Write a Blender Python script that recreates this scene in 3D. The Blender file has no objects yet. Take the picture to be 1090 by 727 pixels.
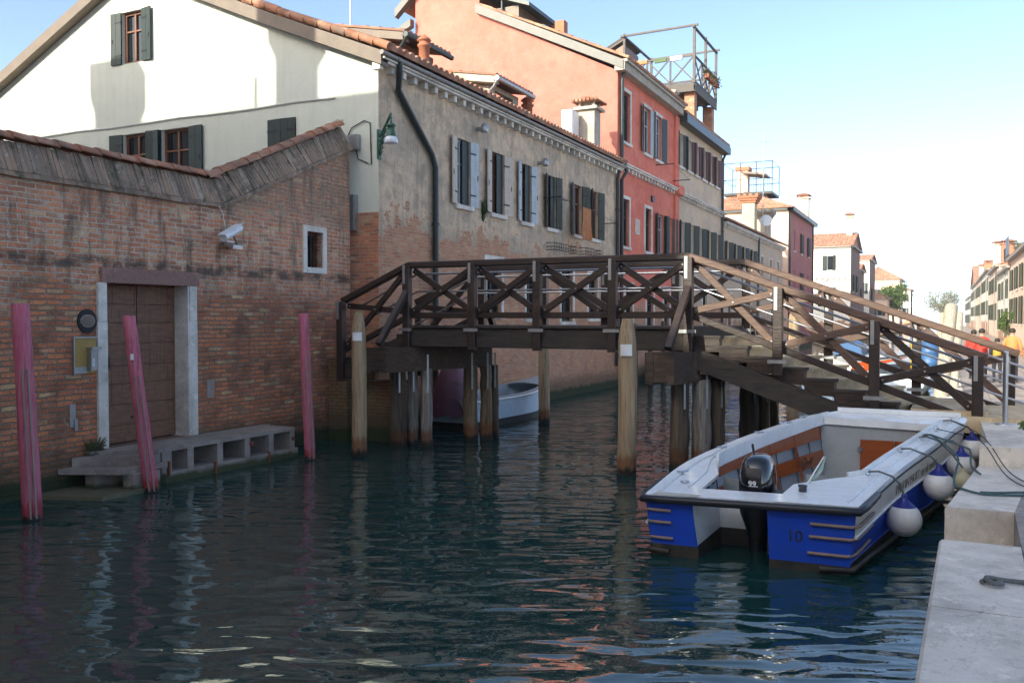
import bpy, math, random
from mathutils import Vector, Matrix, noise
random.seed(7)
R=math.radians
scene=bpy.context.scene
COL=scene.collection
V=Vector
# ------------------------------------------------------------------ nodes / materials
def newmat(name):
    m=bpy.data.materials.new(name); m.use_nodes=True
    nt=m.node_tree; b=nt.nodes['Principled BSDF']
    return m,nt,b
class N:
    def __init__(s,nt): s.nt=nt
    def n(s,t,**k):
        o=s.nt.nodes.new('ShaderNode'+t)
        for a,b in k.items(): setattr(o,a,b)
        return o
    def l(s,a,b): s.nt.links.new(a,b)
    def inp(s,sock,v):
        if hasattr(v,'is_output'): s.l(v,sock)
        else: sock.default_value=v
    def math(s,op,a,b=0.0,c=None,clamp=False):
        o=s.n('Math',operation=op); o.use_clamp=clamp
        s.inp(o.inputs[0],a); s.inp(o.inputs[1],b)
        if c is not None: s.inp(o.inputs[2],c)
        return o.outputs[0]
    def pos(s):
        if not hasattr(s,'_p'): s._p=s.n('NewGeometry').outputs['Position']
        return s._p
    def nor(s):
        return s.n('NewGeometry').outputs['True Normal']
    def sep(s,v):
        o=s.n('SeparateXYZ'); s.l(v,o.inputs[0]); return o.outputs
    def comb(s,x=0.,y=0.,z=0.):
        o=s.n('CombineXYZ'); s.inp(o.inputs[0],x); s.inp(o.inputs[1],y); s.inp(o.inputs[2],z); return o.outputs[0]
    def scaled(s,v,sc):
        o=s.n('VectorMath',operation='MULTIPLY'); s.l(v,o.inputs[0]); o.inputs[1].default_value=sc; return o.outputs[0]
    def vadd(s,a,b):
        o=s.n('VectorMath',operation='ADD'); s.inp(o.inputs[0],a); s.inp(o.inputs[1],b); return o.outputs[0]
    def noise(s,v,scale,detail=4,rough=.55,out='Fac',dist=0):
        o=s.n('TexNoise'); s.l(v,o.inputs['Vector']); o.inputs['Scale'].default_value=scale
        o.inputs['Detail'].default_value=detail; o.inputs['Roughness'].default_value=rough; o.inputs['Distortion'].default_value=dist
        return o.outputs[out]
    def ramp(s,f,stops,interp='LINEAR'):
        o=s.n('ValToRGB'); s.inp(o.inputs[0],f); cr=o.color_ramp; cr.interpolation=interp
        while len(cr.elements)<len(stops): cr.elements.new(.5)
        for e,(p,c) in zip(cr.elements,stops):
            e.position=p; e.color=(c,c,c,1) if isinstance(c,(int,float)) else (*c,1)
        return o.outputs[0]
    def mix(s,f,a,b,mode='MIX'):
        o=s.n('Mix',data_type='RGBA',blend_type=mode); o.clamp_factor=True
        s.inp(o.inputs[0],f)
        for i,v in ((6,a),(7,b)):
            if hasattr(v,'is_output'): s.l(v,o.inputs[i])
            else: o.inputs[i].default_value=(*v,1)
        return o.outputs[2]
    def smooth(s,f,a,b):
        o=s.n('MapRange',interpolation_type='SMOOTHSTEP'); s.inp(o.inputs[0],f)
        o.inputs[1].default_value=a; o.inputs[2].default_value=b; o.inputs[3].default_value=0; o.inputs[4].default_value=1
        return o.outputs[0]
    def bump(s,h,strength,dist,bsdf,prev=None):
        o=s.n('Bump'); s.l(h,o.inputs['Height']); o.inputs['Strength'].default_value=strength; o.inputs['Distance'].default_value=dist
        if prev is not None: s.l(prev,o.inputs['Normal'])
        if bsdf is not None: s.l(o.outputs[0],bsdf.inputs['Normal'])
        return o.outputs[0]
def hexc(r,g,b):
    f=lambda c:(c/255/12.92) if c/255<=.04045 else ((c/255+.055)/1.055)**2.4
    return (f(r),f(g),f(b))
def simple(name,c1,c2=None,nscale=6,stretch=(1,1,1),rough=.7,bump=.15,bdist=.01,metal=0,lo=.35,hi=.65,fine=True,coat=0):
    """two-tone weathered surface"""
    m,nt,b=newmat(name); g=N(nt)
    if c2 is None: c2=tuple(x*.75 for x in c1)
    v=g.scaled(g.pos(),stretch)
    f=g.ramp(g.noise(v,nscale,6,.6),[(lo,0),(hi,1)])
    col=g.mix(f,c1,c2)
    if fine:
        f2=g.noise(v,nscale*7,3,.6)
        col=g.mix(.35,col,g.mix(f2,tuple(x*.55 for x in c1),tuple(min(1,x*1.35) for x in c1)))
    g.l(col,b.inputs['Base Color']); b.inputs['Roughness'].default_value=rough; b.inputs['Metallic'].default_value=metal
    if coat: b.inputs['Coat Weight'].default_value=coat; b.inputs['Coat Roughness'].default_value=.08
    if bump: g.bump(g.noise(v,nscale*5,5,.6),bump,bdist,b)
    return m
def uvw(g):
    """wall coordinates (along, height) from position and facing"""
    x,y,z=g.sep(g.pos()); nx,ny,nz=g.sep(g.nor())
    w=g.math('GREATER_THAN',g.math('ABSOLUTE',nx),.5)
    u=g.math('ADD',g.math('MULTIPLY',y,w),g.math('MULTIPLY',x,g.math('SUBTRACT',1,w)))
    return u,z
def brick_nodes(g,u,v,bw=.25,bh=.075,mort=.011,cols=None,mortar=(.30,.25,.20)):
    p=g.comb(u,v,0.)
    d=g.n('TexNoise'); g.l(p,d.inputs['Vector']); d.inputs['Scale'].default_value=3.4; d.inputs['Detail'].default_value=5; d.inputs['Roughness'].default_value=.65
    dx=g.sep(d.outputs['Color'])
    u2=g.math('ADD',u,g.math('MULTIPLY',g.math('SUBTRACT',dx[0],.5),.13)); v2=g.math('ADD',v,g.math('MULTIPLY',g.math('SUBTRACT',dx[1],.5),.075))
    row=g.math('FLOOR',g.math('DIVIDE',v2,bh))
    off=g.math('MULTIPLY',g.math('SUBTRACT',1,g.math('FLOORED_MODULO',row,2)),.5)
    uc=g.math('FLOOR',g.math('ADD',g.math('DIVIDE',u2,bw),off))
    wn=g.n('TexWhiteNoise',noise_dimensions='2D'); g.l(g.comb(uc,row,0.),wn.inputs['Vector'])
    cols=cols or [(0,(.62,.15,.06)),(.22,(.74,.24,.10)),(.38,(.42,.09,.045)),(.55,(.76,.31,.16)),(.68,(.54,.13,.065)),(.78,(.17,.065,.045)),(.86,(.78,.54,.28)),(.92,(.30,.10,.06)),(1,(.66,.19,.09))]
    c=g.ramp(wn.outputs['Value'],cols)
    nz=g.noise(p,34,4,.6)
    c=g.mix(.34,c,g.mix(g.ramp(nz,[(.35,0),(.65,1)]),(.13,.045,.022),(.88,.42,.19)))
    big=g.noise(p,1.4,5,.7); c=g.mix(g.ramp(big,[(.50,0),(.66,.65)]),c,(.20,.075,.045))
    t=g.n('TexBrick'); g.l(g.comb(u2,v2,0.),t.inputs['Vector']); t.inputs['Scale'].default_value=1
    t.inputs['Mortar Size'].default_value=mort; t.inputs['Mortar Smooth'].default_value=.35
    t.inputs['Brick Width'].default_value=bw; t.inputs['Row Height'].default_value=bh
    mf=g.math('ADD',t.outputs['Fac'],g.math('MULTIPLY',g.math('SUBTRACT',g.noise(p,7,5,.75),.55),3.2),clamp=True)
    mf=g.math('MAXIMUM',t.outputs['Fac'],g.math('MULTIPLY',mf,.75))
    if hasattr(mortar,'is_output'): mc=g.mix(.45,mortar,g.mix(g.noise(p,14,3),(.12,.10,.08),mortar))
    else: mc=g.mix(g.noise(p,14,3),tuple(x*.7 for x in mortar),tuple(x*1.25 for x in mortar))
    col=g.mix(mf,c,mc)
    h=g.math('ADD',g.math('MULTIPLY',g.math('SUBTRACT',1,t.outputs['Fac']),1.),g.math('ADD',g.math('MULTIPLY',nz,.5),g.math('MULTIPLY',wn.outputs['Value'],.35)))
    return col,h,p
def damp(g,col,z,p,top=.40):
    """algae and wet band on masonry standing in the canal"""
    zz=g.math('ADD',z,g.math('MULTIPLY',g.math('SUBTRACT',g.noise(p,3,4),.5),.25))
    col=g.mix(g.math('SUBTRACT',1,g.smooth(zz,top,top+.45)),col,g.mix(.65,col,(.07,.055,.03)))
    return g.mix(g.math('SUBTRACT',1,g.smooth(zz,.20,.36)),col,(.032,.045,.015))
def mat_yardbrick():
    m,nt,b=newmat('old_brickwork'); g=N(nt); u,z=uvw(g)
    p0=g.comb(u,z,0.)
    n1=g.noise(p0,.9,6,.65); n2=g.noise(p0,5.5,6,.72); n3=g.noise(p0,2.0,5,.65)
    zt=g.math('ADD',z,g.math('MULTIPLY',g.math('SUBTRACT',n1,.5),2.4))
    up=g.smooth(zt,2.6,3.5)
    col,h,p=brick_nodes(g,u,z,bw=.29,bh=.080,mort=.014,mortar=g.mix(up,(.30,.205,.14),(.74,.59,.45)))
    # upper zone: pinker, paler bricks, lime bloom, soot streaks running down
    col=g.mix(g.math('MULTIPLY',up,.16),col,(.82,.46,.30))
    col=g.mix(g.math('MULTIPLY',g.math('MULTIPLY',up,g.ramp(n2,[(.52,0),(.62,1)])),.6),col,(.66,.54,.43))
    streak=g.noise(g.scaled(p,(2.6,.55,1)),1.5,6,.72)
    col=g.mix(g.math('MULTIPLY',g.math('MULTIPLY',up,g.ramp(streak,[(.50,0),(.64,1)])),.72),col,(.085,.065,.05))
    band=g.math('MULTIPLY',g.smooth(z,3.30,3.42),g.math('SUBTRACT',1,g.smooth(z,3.50,3.62)))
    col=g.mix(g.math('MULTIPLY',g.math('MULTIPLY',band,g.ramp(n3,[(.42,0),(.56,1)])),.85),col,(.06,.05,.04))
    low=g.math('SUBTRACT',1,up)
    col=g.mix(g.math('MULTIPLY',low,g.ramp(n2,[(.55,0),(.66,.6)])),col,(.44,.34,.26))
    col=g.mix(g.math('MULTIPLY',low,g.ramp(n3,[(.50,0),(.64,.6)])),col,(.16,.085,.055))
    hi=g.smooth(g.math('ADD',z,g.math('MULTIPLY',g.math('SUBTRACT',n1,.5),.8)),4.35,4.8)
    col=g.mix(g.math('MULTIPLY',hi,g.ramp(n2,[(.40,.15),(.6,.7)])),col,(.22,.17,.12))
    col=damp(g,col,z,p)
    g.l(col,b.inputs['Base Color']); b.inputs['Roughness'].default_value=.9
    h2=g.math('ADD',h,g.math('MULTIPLY',g.noise(p,3.2,4),.9))
    g.bump(h2,1.0,.02,b); return m
def mat_coping():
    m,nt,b=newmat('sooty_coping_brick'); g=N(nt); u,z=uvw(g)
    p=g.pos(); n=g.noise(p,3,7,.7); n2=g.noise(p,11,5,.65)
    cell=g.math('FLOOR',g.math('DIVIDE',g.math('ADD',u,g.math('MULTIPLY',z,.12)),.078)); wn=g.n('TexWhiteNoise',noise_dimensions='1D'); g.l(cell,wn.inputs['W'])
    tone=g.ramp(wn.outputs['Value'],[(0,(.40,.26,.18)),(.35,(.25,.18,.13)),(.6,(.34,.255,.19)),(.8,(.16,.115,.085)),(1,(.46,.36,.27))])
    col=g.mix(g.ramp(n,[(.46,0),(.64,.8)]),tone,(.13,.10,.075))
    col=g.mix(g.ramp(n2,[(.60,0),(.68,.8)]),col,(.46,.40,.33))
    col=g.mix(g.ramp(g.noise(p,6,4,.6),[(.6,0),(.7,.8)]),col,(.07,.09,.03))
    g.l(col,b.inputs['Base Color']); b.inputs['Roughness'].default_value=.95
    g.bump(g.noise(p,25,5,.7),.8,.02,b); return m
def mat_brick(name,mortar=(.30,.25,.2),cols=None,wet=True,bw=.25):
    m,nt,b=newmat(name); g=N(nt); u,z=uvw(g)
    col,h,p=brick_nodes(g,u,z,bw=bw,mortar=mortar,cols=cols)
    col=g.mix(g.math('MULTIPLY',g.ramp(g.noise(p,1.3,6,.7),[(.45,0),(.7,1)]),.5),col,(.26,.20,.16))
    if wet: col=damp(g,col,z,p)
    g.l(col,b.inputs['Base Color']); b.inputs['Roughness'].default_value=.88; g.bump(h,.8,.012,b); return m
def mat_stucco(name,base,alt,dark,zb=None,zw=1.6,streak=.5,patch=.5,wet=True,bare=None,scale=1.0,low=None):
    """lime plaster; below zb the plaster falls away from the brick behind it"""
    m,nt,b=newmat(name); g=N(nt); u,z=uvw(g)
    p=g.comb(u,z,0.)
    n1=g.noise(p,.55*scale,7,.65); n2=g.noise(p,2.6*scale,6,.7); n3=g.noise(g.scaled(p,(5,.35,1)),1.1,5,.6)
    n1b=g.math('ADD',g.math('MULTIPLY',n1,.6),g.math('MULTIPLY',n2,.4)); col=g.mix(g.ramp(n1b,[(.44,0),(.56,1)]),base,alt)
    n2b=g.noise(g.vadd(p,(7.3,2.1,0.)),1.7*scale,8,.75); col=g.mix(g.math('MULTIPLY',g.ramp(n2b,[(.48,0),(.60,1)]),patch),col,dark)
    col=g.mix(g.math('MULTIPLY',g.ramp(n3,[(.5,0),(.7,1)]),streak),col,tuple(x*.55 for x in dark))
    col=g.mix(.25,col,g.mix(g.noise(p,30,3),tuple(x*.6 for x in base),tuple(min(1,x*1.3) for x in base)))
    h=g.math('ADD',g.noise(p,18,5,.6),g.math('MULTIPLY',n2,1.5))
    if low: # lower storey in another wash
        zc,cc=low; lf=g.math('LESS_THAN',z,zc); col=g.mix(lf,col,g.mix(g.ramp(n2,[(.4,0),(.6,1)]),cc,tuple(x*.7 for x in cc)))
    if zb is not None:
        bc,bh_,_=brick_nodes(g,u,z,cols=bare or [(0,(.36,.15,.08)),(.3,(.44,.20,.11)),(.55,(.30,.12,.07)),(.8,(.48,.27,.15)),(1,(.4,.17,.1))],mortar=(.40,.32,.25))
        bc=g.mix(g.math('MULTIPLY',g.ramp(n2,[(.5,0),(.68,1)]),.4),bc,(.50,.36,.25))
        zz=g.math('ADD',g.math('ADD',z,g.math('MULTIPLY',g.math('SUBTRACT',n1,.5),zw*2.4)),g.math('MULTIPLY',g.math('SUBTRACT',n2b,.5),zw*4.6))
        f=g.math('SUBTRACT',1,g.smooth(zz,zb-.05,zb+.05))
        col=g.mix(f,col,bc)
        h=g.math('ADD',g.math('MULTIPLY',h,.4),g.math('MULTIPLY',g.math('SUBTRACT',1,f),1.3)); h=g.math('ADD',h,g.math('MULTIPLY',g.math('MULTIPLY',bh_,f),.8))
    if wet: col=damp(g,col,z,p)
    g.l(col,b.inputs['Base Color']); b.inputs['Roughness'].default_value=.92; g.bump(h,.5,.012,b); return m
def mat_tile(name='terracotta_tile'):
    m,nt,b=newmat(name); g=N(nt); p=g.pos()
    cell=g.n('TexVoronoi',feature='F1'); g.l(p,cell.inputs['Vector']); cell.inputs['Scale'].default_value=3.6
    wn=g.n('TexWhiteNoise',noise_dimensions='3D'); g.l(cell.outputs['Position'],wn.inputs['Vector'])
    col=g.ramp(wn.outputs['Value'],[(0,(.30,.12,.07)),(.3,(.42,.19,.11)),(.55,(.34,.15,.10)),(.75,(.5,.27,.17)),(1,(.22,.12,.09))])
    col=g.mix(g.ramp(g.noise(p,1.7,6,.7),[(.46,0),(.68,.75)]),col,(.14,.115,.09))
    g.l(col,b.inputs['Base Color']); b.inputs['Roughness'].default_value=.9; g.bump(g.noise(p,30,4),.5,.01,b); return m
def mat_post(name,c1,c2,wetz=.42,rust=(.16,.055,.015),stretch=(7,7,.5),rough=.85,flake=None):
    m,nt,b=newmat(name); g=N(nt); p=g.pos(); x,y,z=g.sep(p)
    v=g.scaled(p,stretch); n=g.noise(v,2.2,7,.7)
    col=g.mix(g.ramp(n,[(.38,0),(.62,1)]),c1,c2)
    col=g.mix(g.ramp(g.noise(g.scaled(p,(30,30,.9)),1.3,4,.6),[(.56,0),(.66,.8)]),col,tuple(k*.35 for k in c2))
    if flake: col=g.mix(g.ramp(g.noise(g.scaled(p,(6,6,1.6)),1.9,7,.75),[(.60,0),(.63,.8)]),col,flake)
    zz=g.math('ADD',z,g.math('MULTIPLY',g.math('SUBTRACT',g.noise(v,3,4),.5),.35))
    if rust:
        col=g.mix(g.math('MULTIPLY',g.math('SUBTRACT',1,g.smooth(zz,wetz*.6,wetz)),.8),col,rust)
        col=g.mix(g.math('SUBTRACT',1,g.smooth(zz,wetz*.15,wetz*.4)),col,(.016,.012,.008))
    g.l(col,b.inputs['Base Color']); b.inputs['Roughness'].default_value=rough
    g.bump(g.noise(g.scaled(p,(28,28,1.6)),1,5,.65),.7,.02,b); return m
def mat_timber(name,c1,c2,rough=.55,along='x'):
    m,nt,b=newmat(name); g=N(nt); p=g.pos()
    v=g.scaled(p,(1.2,9,9)); col=g.mix(g.ramp(g.noise(v,2.5,6,.65),[(.36,0),(.64,1)]),c1,c2)
    col=g.mix(g.ramp(g.noise(p,2.3,6,.7),[(.55,0),(.72,.6)]),col,tuple(min(1,k*2.2+.01) for k in c1))
    g.l(col,b.inputs['Base Color']); b.inputs['Roughness'].default_value=rough
    g.bump(g.noise(g.scaled(p,(3,22,22)),1.5,5,.65),.55,.01,b); return m
def mat_glass(name='dark_window_glass',c=(.012,.016,.02)):
    m,nt,b=newmat(name); b.inputs['Base Color'].default_value=(*c,1); b.inputs['Roughness'].default_value=.06; b.inputs['IOR'].default_value=1.5
    g=N(nt); g.bump(g.noise(g.pos(),1.5,2),.06,.02,b); return m
def mat_plain(name,c,rough=.5,metal=0,coat=0):
    m,nt,b=newmat(name); g=N(nt); p=g.pos()
    col=g.mix(g.ramp(g.noise(p,9,5,.65),[(.4,0),(.7,.5)]),c,tuple(x*.62 for x in c))
    g.l(col,b.inputs['Base Color']); b.inputs['Roughness'].default_value=rough; b.inputs['Metallic'].default_value=metal
    if coat: b.inputs['Coat Weight'].default_value=coat; b.inputs['Coat Roughness'].default_value=.06
    return m
def mat_stone(name,c1,c2,rough=.75,slab=None):
    m,nt,b=newmat(name); g=N(nt); p=g.pos()
    col=g.mix(g.ramp(g.noise(p,1.6,7,.7),[(.38,0),(.62,1)]),c1,c2)
    col=g.mix(g.ramp(g.noise(p,8,6,.75),[(.55,0),(.70,.7)]),col,tuple(k*.45 for k in c2))
    col=g.mix(.3,col,g.mix(g.noise(p,60,3),tuple(k*.6 for k in c1),tuple(min(1,k*1.3) for k in c1)))
    h=g.math('ADD',g.noise(p,22,6,.7),g.math('MULTIPLY',g.noise(p,5,4),1.2))
    pit=g.n('TexVoronoi'); g.l(p,pit.inputs['Vector']); pit.inputs['Scale'].default_value=38
    pf=g.math('MULTIPLY',g.math('SUBTRACT',1,g.smooth(pit.outputs['Distance'],.10,.26)),g.ramp(g.noise(p,2.3,4),[(.45,0),(.6,1)]))
    col=g.mix(g.math('MULTIPLY',pf,.6),col,tuple(k*.35 for k in c2)); h=g.math('SUBTRACT',h,pf)
    crk=g.n('TexVoronoi',feature='DISTANCE_TO_EDGE'); g.l(g.vadd(p,g.scaled(g.noise(p,3,4,out='Color'),(.35,.35,.35))),crk.inputs['Vector']); crk.inputs['Scale'].default_value=1.1
    cf=g.math('MULTIPLY',g.math('SUBTRACT',1,g.smooth(crk.outputs['Distance'],.002,.012)),g.ramp(g.noise(p,1.1,3),[(.56,0),(.64,1)]))
    col=g.mix(g.ramp(g.noise(g.vadd(p,(3.1,1.7,0.)),.9,6,.7),[(.46,0),(.60,.6)]),col,tuple(k*.55 for k in c2)); col=g.mix(g.ramp(g.noise(p,4.2,8,.8),[(.56,0),(.62,.55)]),col,tuple(min(1,k*1.25) for k in c1))
    xs,ys,zs=g.sep(p); col=g.mix(g.math('SUBTRACT',1,g.smooth(g.math('ADD',zs,g.math('MULTIPLY',g.math('SUBTRACT',g.noise(p,4,5),.5),.2)),.06,.17)),col,(.045,.055,.02)); col=g.mix(g.math('MULTIPLY',cf,.35),col,(.18,.155,.13)); h=g.math('SUBTRACT',h,cf)
    if slab:
        x,y,z=g.sep(p)
        t=g.n('TexBrick'); g.l(g.comb(y,x,0.),t.inputs['Vector']); t.inputs['Scale'].default_value=1
        t.inputs['Mortar Size'].default_value=.006; t.inputs['Mortar Smooth'].default_value=.2; t.inputs['Brick Width'].default_value=slab[0]; t.inputs['Row Height'].default_value=slab[1]
        f=g.math('MULTIPLY',t.outputs['Fac'],1); col=g.mix(f,col,(.07,.06,.055))
        wn=g.mix(.35,col,g.mix(t.outputs['Color'],col,tuple(k*.6 for k in c1)))
        h=g.math('SUBTRACT',h,g.math('MULTIPLY',f,2.5))
    g.l(col,b.inputs['Base Color']); b.inputs['Roughness'].default_value=rough; g.bump(h,.55,.012,b); return m
def mat_leaf(name,c1,c2):
    m,nt,b=newmat(name); g=N(nt)
    g.l(g.mix(g.noise(g.pos(),1.3,5,.7),c1,c2),b.inputs['Base Color']); b.inputs['Roughness'].default_value=.65
    b.inputs['Subsurface Weight'].default_value=0; return m
def mat_water():
    m,nt,b=newmat('canal_water'); g=N(nt); p=g.pos()
    b.inputs['Base Color'].default_value=(.009,.046,.042,1); b.inputs['Roughness'].default_value=.015; b.inputs['IOR'].default_value=1.85
    b.inputs['Specular IOR Level'].default_value=.5
    rot=g.n('VectorRotate'); rot.rotation_type='Z_AXIS'; rot.inputs['Angle'].default_value=R(-24); g.l(p,rot.inputs['Vector'])
    v=rot.outputs[0]
    a=g.noise(g.scaled(v,(.6,1.2,1)),.9,2,.5,dist=.4)
    c=g.noise(g.scaled(v,(.7,1.7,1)),2.3,1,.4,dist=.35)
    d=g.noise(g.scaled(v,(.8,1.5,1)),8.5,2,.5,dist=.3)
    calm=g.ramp(g.noise(p,.22,2),[(.35,.55),(.65,1)])
    h=g.math('MULTIPLY',calm,g.math('ADD',g.math('MULTIPLY',a,.062),g.math('ADD',g.math('MULTIPLY',c,.046),g.math('MULTIPLY',d,.0028))))
    g.bump(h,1.0,1.0,b)
    return m
M={}
M['yard']=mat_yardbrick(); M['coping']=mat_coping(); M['tile']=mat_tile()
M['greyst']=mat_stucco('grey_peeling_plaster',(.72,.54,.37),(.40,.33,.255),(.20,.17,.135),zb=4.6,zw=1.2,streak=.55,patch=.7,bare=[(0,(.50,.19,.09)),(.3,(.60,.26,.13)),(.55,(.42,.15,.075)),(.8,(.64,.36,.2)),(1,(.54,.21,.12))])
M['brick']=mat_brick('red_house_brick',mortar=(.36,.29,.23))
M['cream']=mat_stucco('cream_render',(.62,.635,.56),(.58,.60,.52),(.50,.52,.45),streak=.16,patch=.22,wet=False)
M['pink']=mat_stucco('pink_render',(.46,.165,.125),(.41,.13,.098),(.50,.22,.18),streak=.2,patch=.45,wet=False)
M['red']=mat_stucco('coral_red_render',(.74,.20,.13),(.60,.13,.085),(.76,.31,.23),zb=3.2,zw=.5,streak=.25,patch=.35)
M['beige']=mat_stucco('beige_render',(.66,.52,.37),(.50,.40,.29),(.40,.32,.24),zb=3.2,zw=.8,streak=.25,patch=.3)
M['sand']=mat_stucco('sand_render',(.60,.49,.36),(.55,.44,.32),(.44,.35,.26),zb=2.6,zw=.8,streak=.3,patch=.3)
M['peach']=mat_stucco('peach_render',(.80,.58,.45),(.76,.53,.40),(.6,.38,.28),streak=.15,patch=.3)
M['mauve']=mat_stucco('mauve_render',(.42,.15,.14),(.38,.13,.125),(.35,.14,.13),streak=.2,patch=.3)
M['white']=mat_stucco('pale_render',(.82,.77,.68),(.78,.72,.62),(.6,.5,.4),zb=2.2,zw=.6,streak=.2,patch=.35)
M['brown']=mat_stucco('brown_render',(.20,.13,.11),(.17,.11,.10),(.13,.1,.09),streak=.2,patch=.3)
M['stone']=mat_stone('istrian_stone',(.78,.73,.66),(.64,.59,.52))
M['quaystone']=mat_stone('quay_kerb_stone',(.76,.69,.60),(.62,.55,.47))
M['paving']=mat_stone('quay_paving_stone',(.36,.31,.27),(.27,.235,.21),slab=(.9,.55))
M['tread']=mat_stone('stair_tread_stone',(.66,.52,.33),(.50,.38,.24))
M['concrete']=mat_stone('grey_landing_boards',(.36,.31,.27),(.25,.215,.19))
M['plank']=mat_timber('greyed_planks',(.25,.22,.20),(.17,.15,.14),.9)
M['green']=simple('dark_green_shutter_paint',(.010,.024,.020),(.007,.016,.014),8,(1,1,1),.55,.1)
M['sage']=simple('weathered_green_shutter',(.050,.062,.045),(.03,.036,.03),8,rough=.7)
M['pale']=simple('pale_shutter_paint',(.58,.49,.40),(.44,.37,.30),8,rough=.6)
M['bluepale']=simple('pale_blue_shutter_paint',(.46,.51,.53),(.34,.38,.40),8,rough=.5)
M['maroon']=simple('maroon_shutter_paint',(.085,.018,.018),(.05,.012,.012),8,rough=.5)
M['walnut']=simple('walnut_window_frame',(.20,.07,.03),(.12,.045,.02),10,rough=.5)
M['glass']=mat_glass()
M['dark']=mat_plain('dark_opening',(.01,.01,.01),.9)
M['iron']=mat_plain('dark_iron',(.03,.03,.032),.5,.6)
M['pipe']=mat_plain('dark_green_pipe_paint',(.025,.035,.035),.45)
M['steel']=mat_plain('brushed_steel',(.62,.63,.65),.28,1.0)
M['galv']=mat_plain('galvanised_metal',(.42,.43,.44),.45,.8)
M['fascia']=simple('weathered_roof_fascia',(.19,.145,.11),(.13,.10,.08),3,rough=.6,metal=0)
M['slatefascia']=simple('grey_metal_fascia',(.10,.098,.088),(.07,.068,.062),3,rough=.5)
M['gutter']=simple('pale_gutter',(.30,.27,.24),(.20,.18,.16),4,rough=.6)
M['timber']=mat_timber('dark_bridge_timber',(.040,.023,.018),(.022,.014,.011),.42)
M['sunlit']=mat_timber('sunlit_bridge_timber',(.13,.075,.052),(.085,.047,.034),.5)  # same timber in a lighter colour, sunlight painted in for the stair flight
M['black']=mat_timber('tarred_beam_timber',(.018,.015,.014),(.05,.037,.028),.7)
M['oldwood']=mat_timber('weathered_pile_cap_timber',(.085,.056,.038),(.04,.029,.022),.85)
M['postwood']=mat_post('pale_post_wood',(.42,.31,.19),(.27,.19,.115))
M['greypost']=mat_post('bleached_post_wood',(.42,.38,.31),(.30,.26,.2))
M['pile']=mat_post('old_pile_wood',(.13,.095,.065),(.06,.045,.034),rust=(.10,.035,.012))
M['pilegrey']=mat_post('grey_pile_wood',(.30,.27,.235),(.13,.115,.10),rust=(.14,.045,.012))
M['pilebrown']=mat_post('brown_pile_wood',(.27,.195,.115),(.12,.082,.05),rust=(.14,.045,.012))
M['pinkpost']=mat_post('pink_post_paint',(.46,.085,.15),(.55,.17,.22),rust=(.30,.02,.02),wetz=.25,stretch=(9,9,1.0),rough=.6,flake=(.36,.24,.20))
M['palegrey']=mat_plain('weathered_light_strip',(.30,.22,.19),.7)
M['signwhite']=mat_plain('white_plate',(.78,.79,.80),.35)
M['doorwood']=mat_post('brown_door_planks',(.26,.125,.075),(.16,.078,.05),rust=None,stretch=(6,2.2,10),rough=.65)
M['lintel']=mat_timber('reddish_lintel_wood',(.30,.165,.125),(.21,.12,.10),.75)
M['chim']=simple('pale_chimney_plaster',(.46,.42,.35),(.30,.27,.22),2.2,rough=.9)
M['terra']=simple('terracotta_pot',(.42,.16,.085),(.32,.12,.07),6,rough=.85)
M['altwood']=simple('grey_altana_wood',(.12,.105,.095),(.08,.07,.065),6,rough=.8)
M['greenmetal']=simple('green_lamp_paint',(.025,.10,.065),(.018,.065,.045),14,rough=.45)
M['lampglass']=mat_plain('frosted_lamp_glass',(.72,.76,.82),.18)
M['leaf']=mat_leaf('leaf_green',(.045,.09,.015),(.10,.16,.035))
M['leafdk']=mat_leaf('dark_leaf_green',(.025,.06,.012),(.06,.11,.025))
M['leafbr']=mat_leaf('olive_leaf',(.10,.11,.05),(.16,.15,.08))
M['barkm']=simple('tree_bark',(.12,.09,.06),(.07,.05,.035),8,rough=.9)
M['water']=mat_water()
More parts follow.
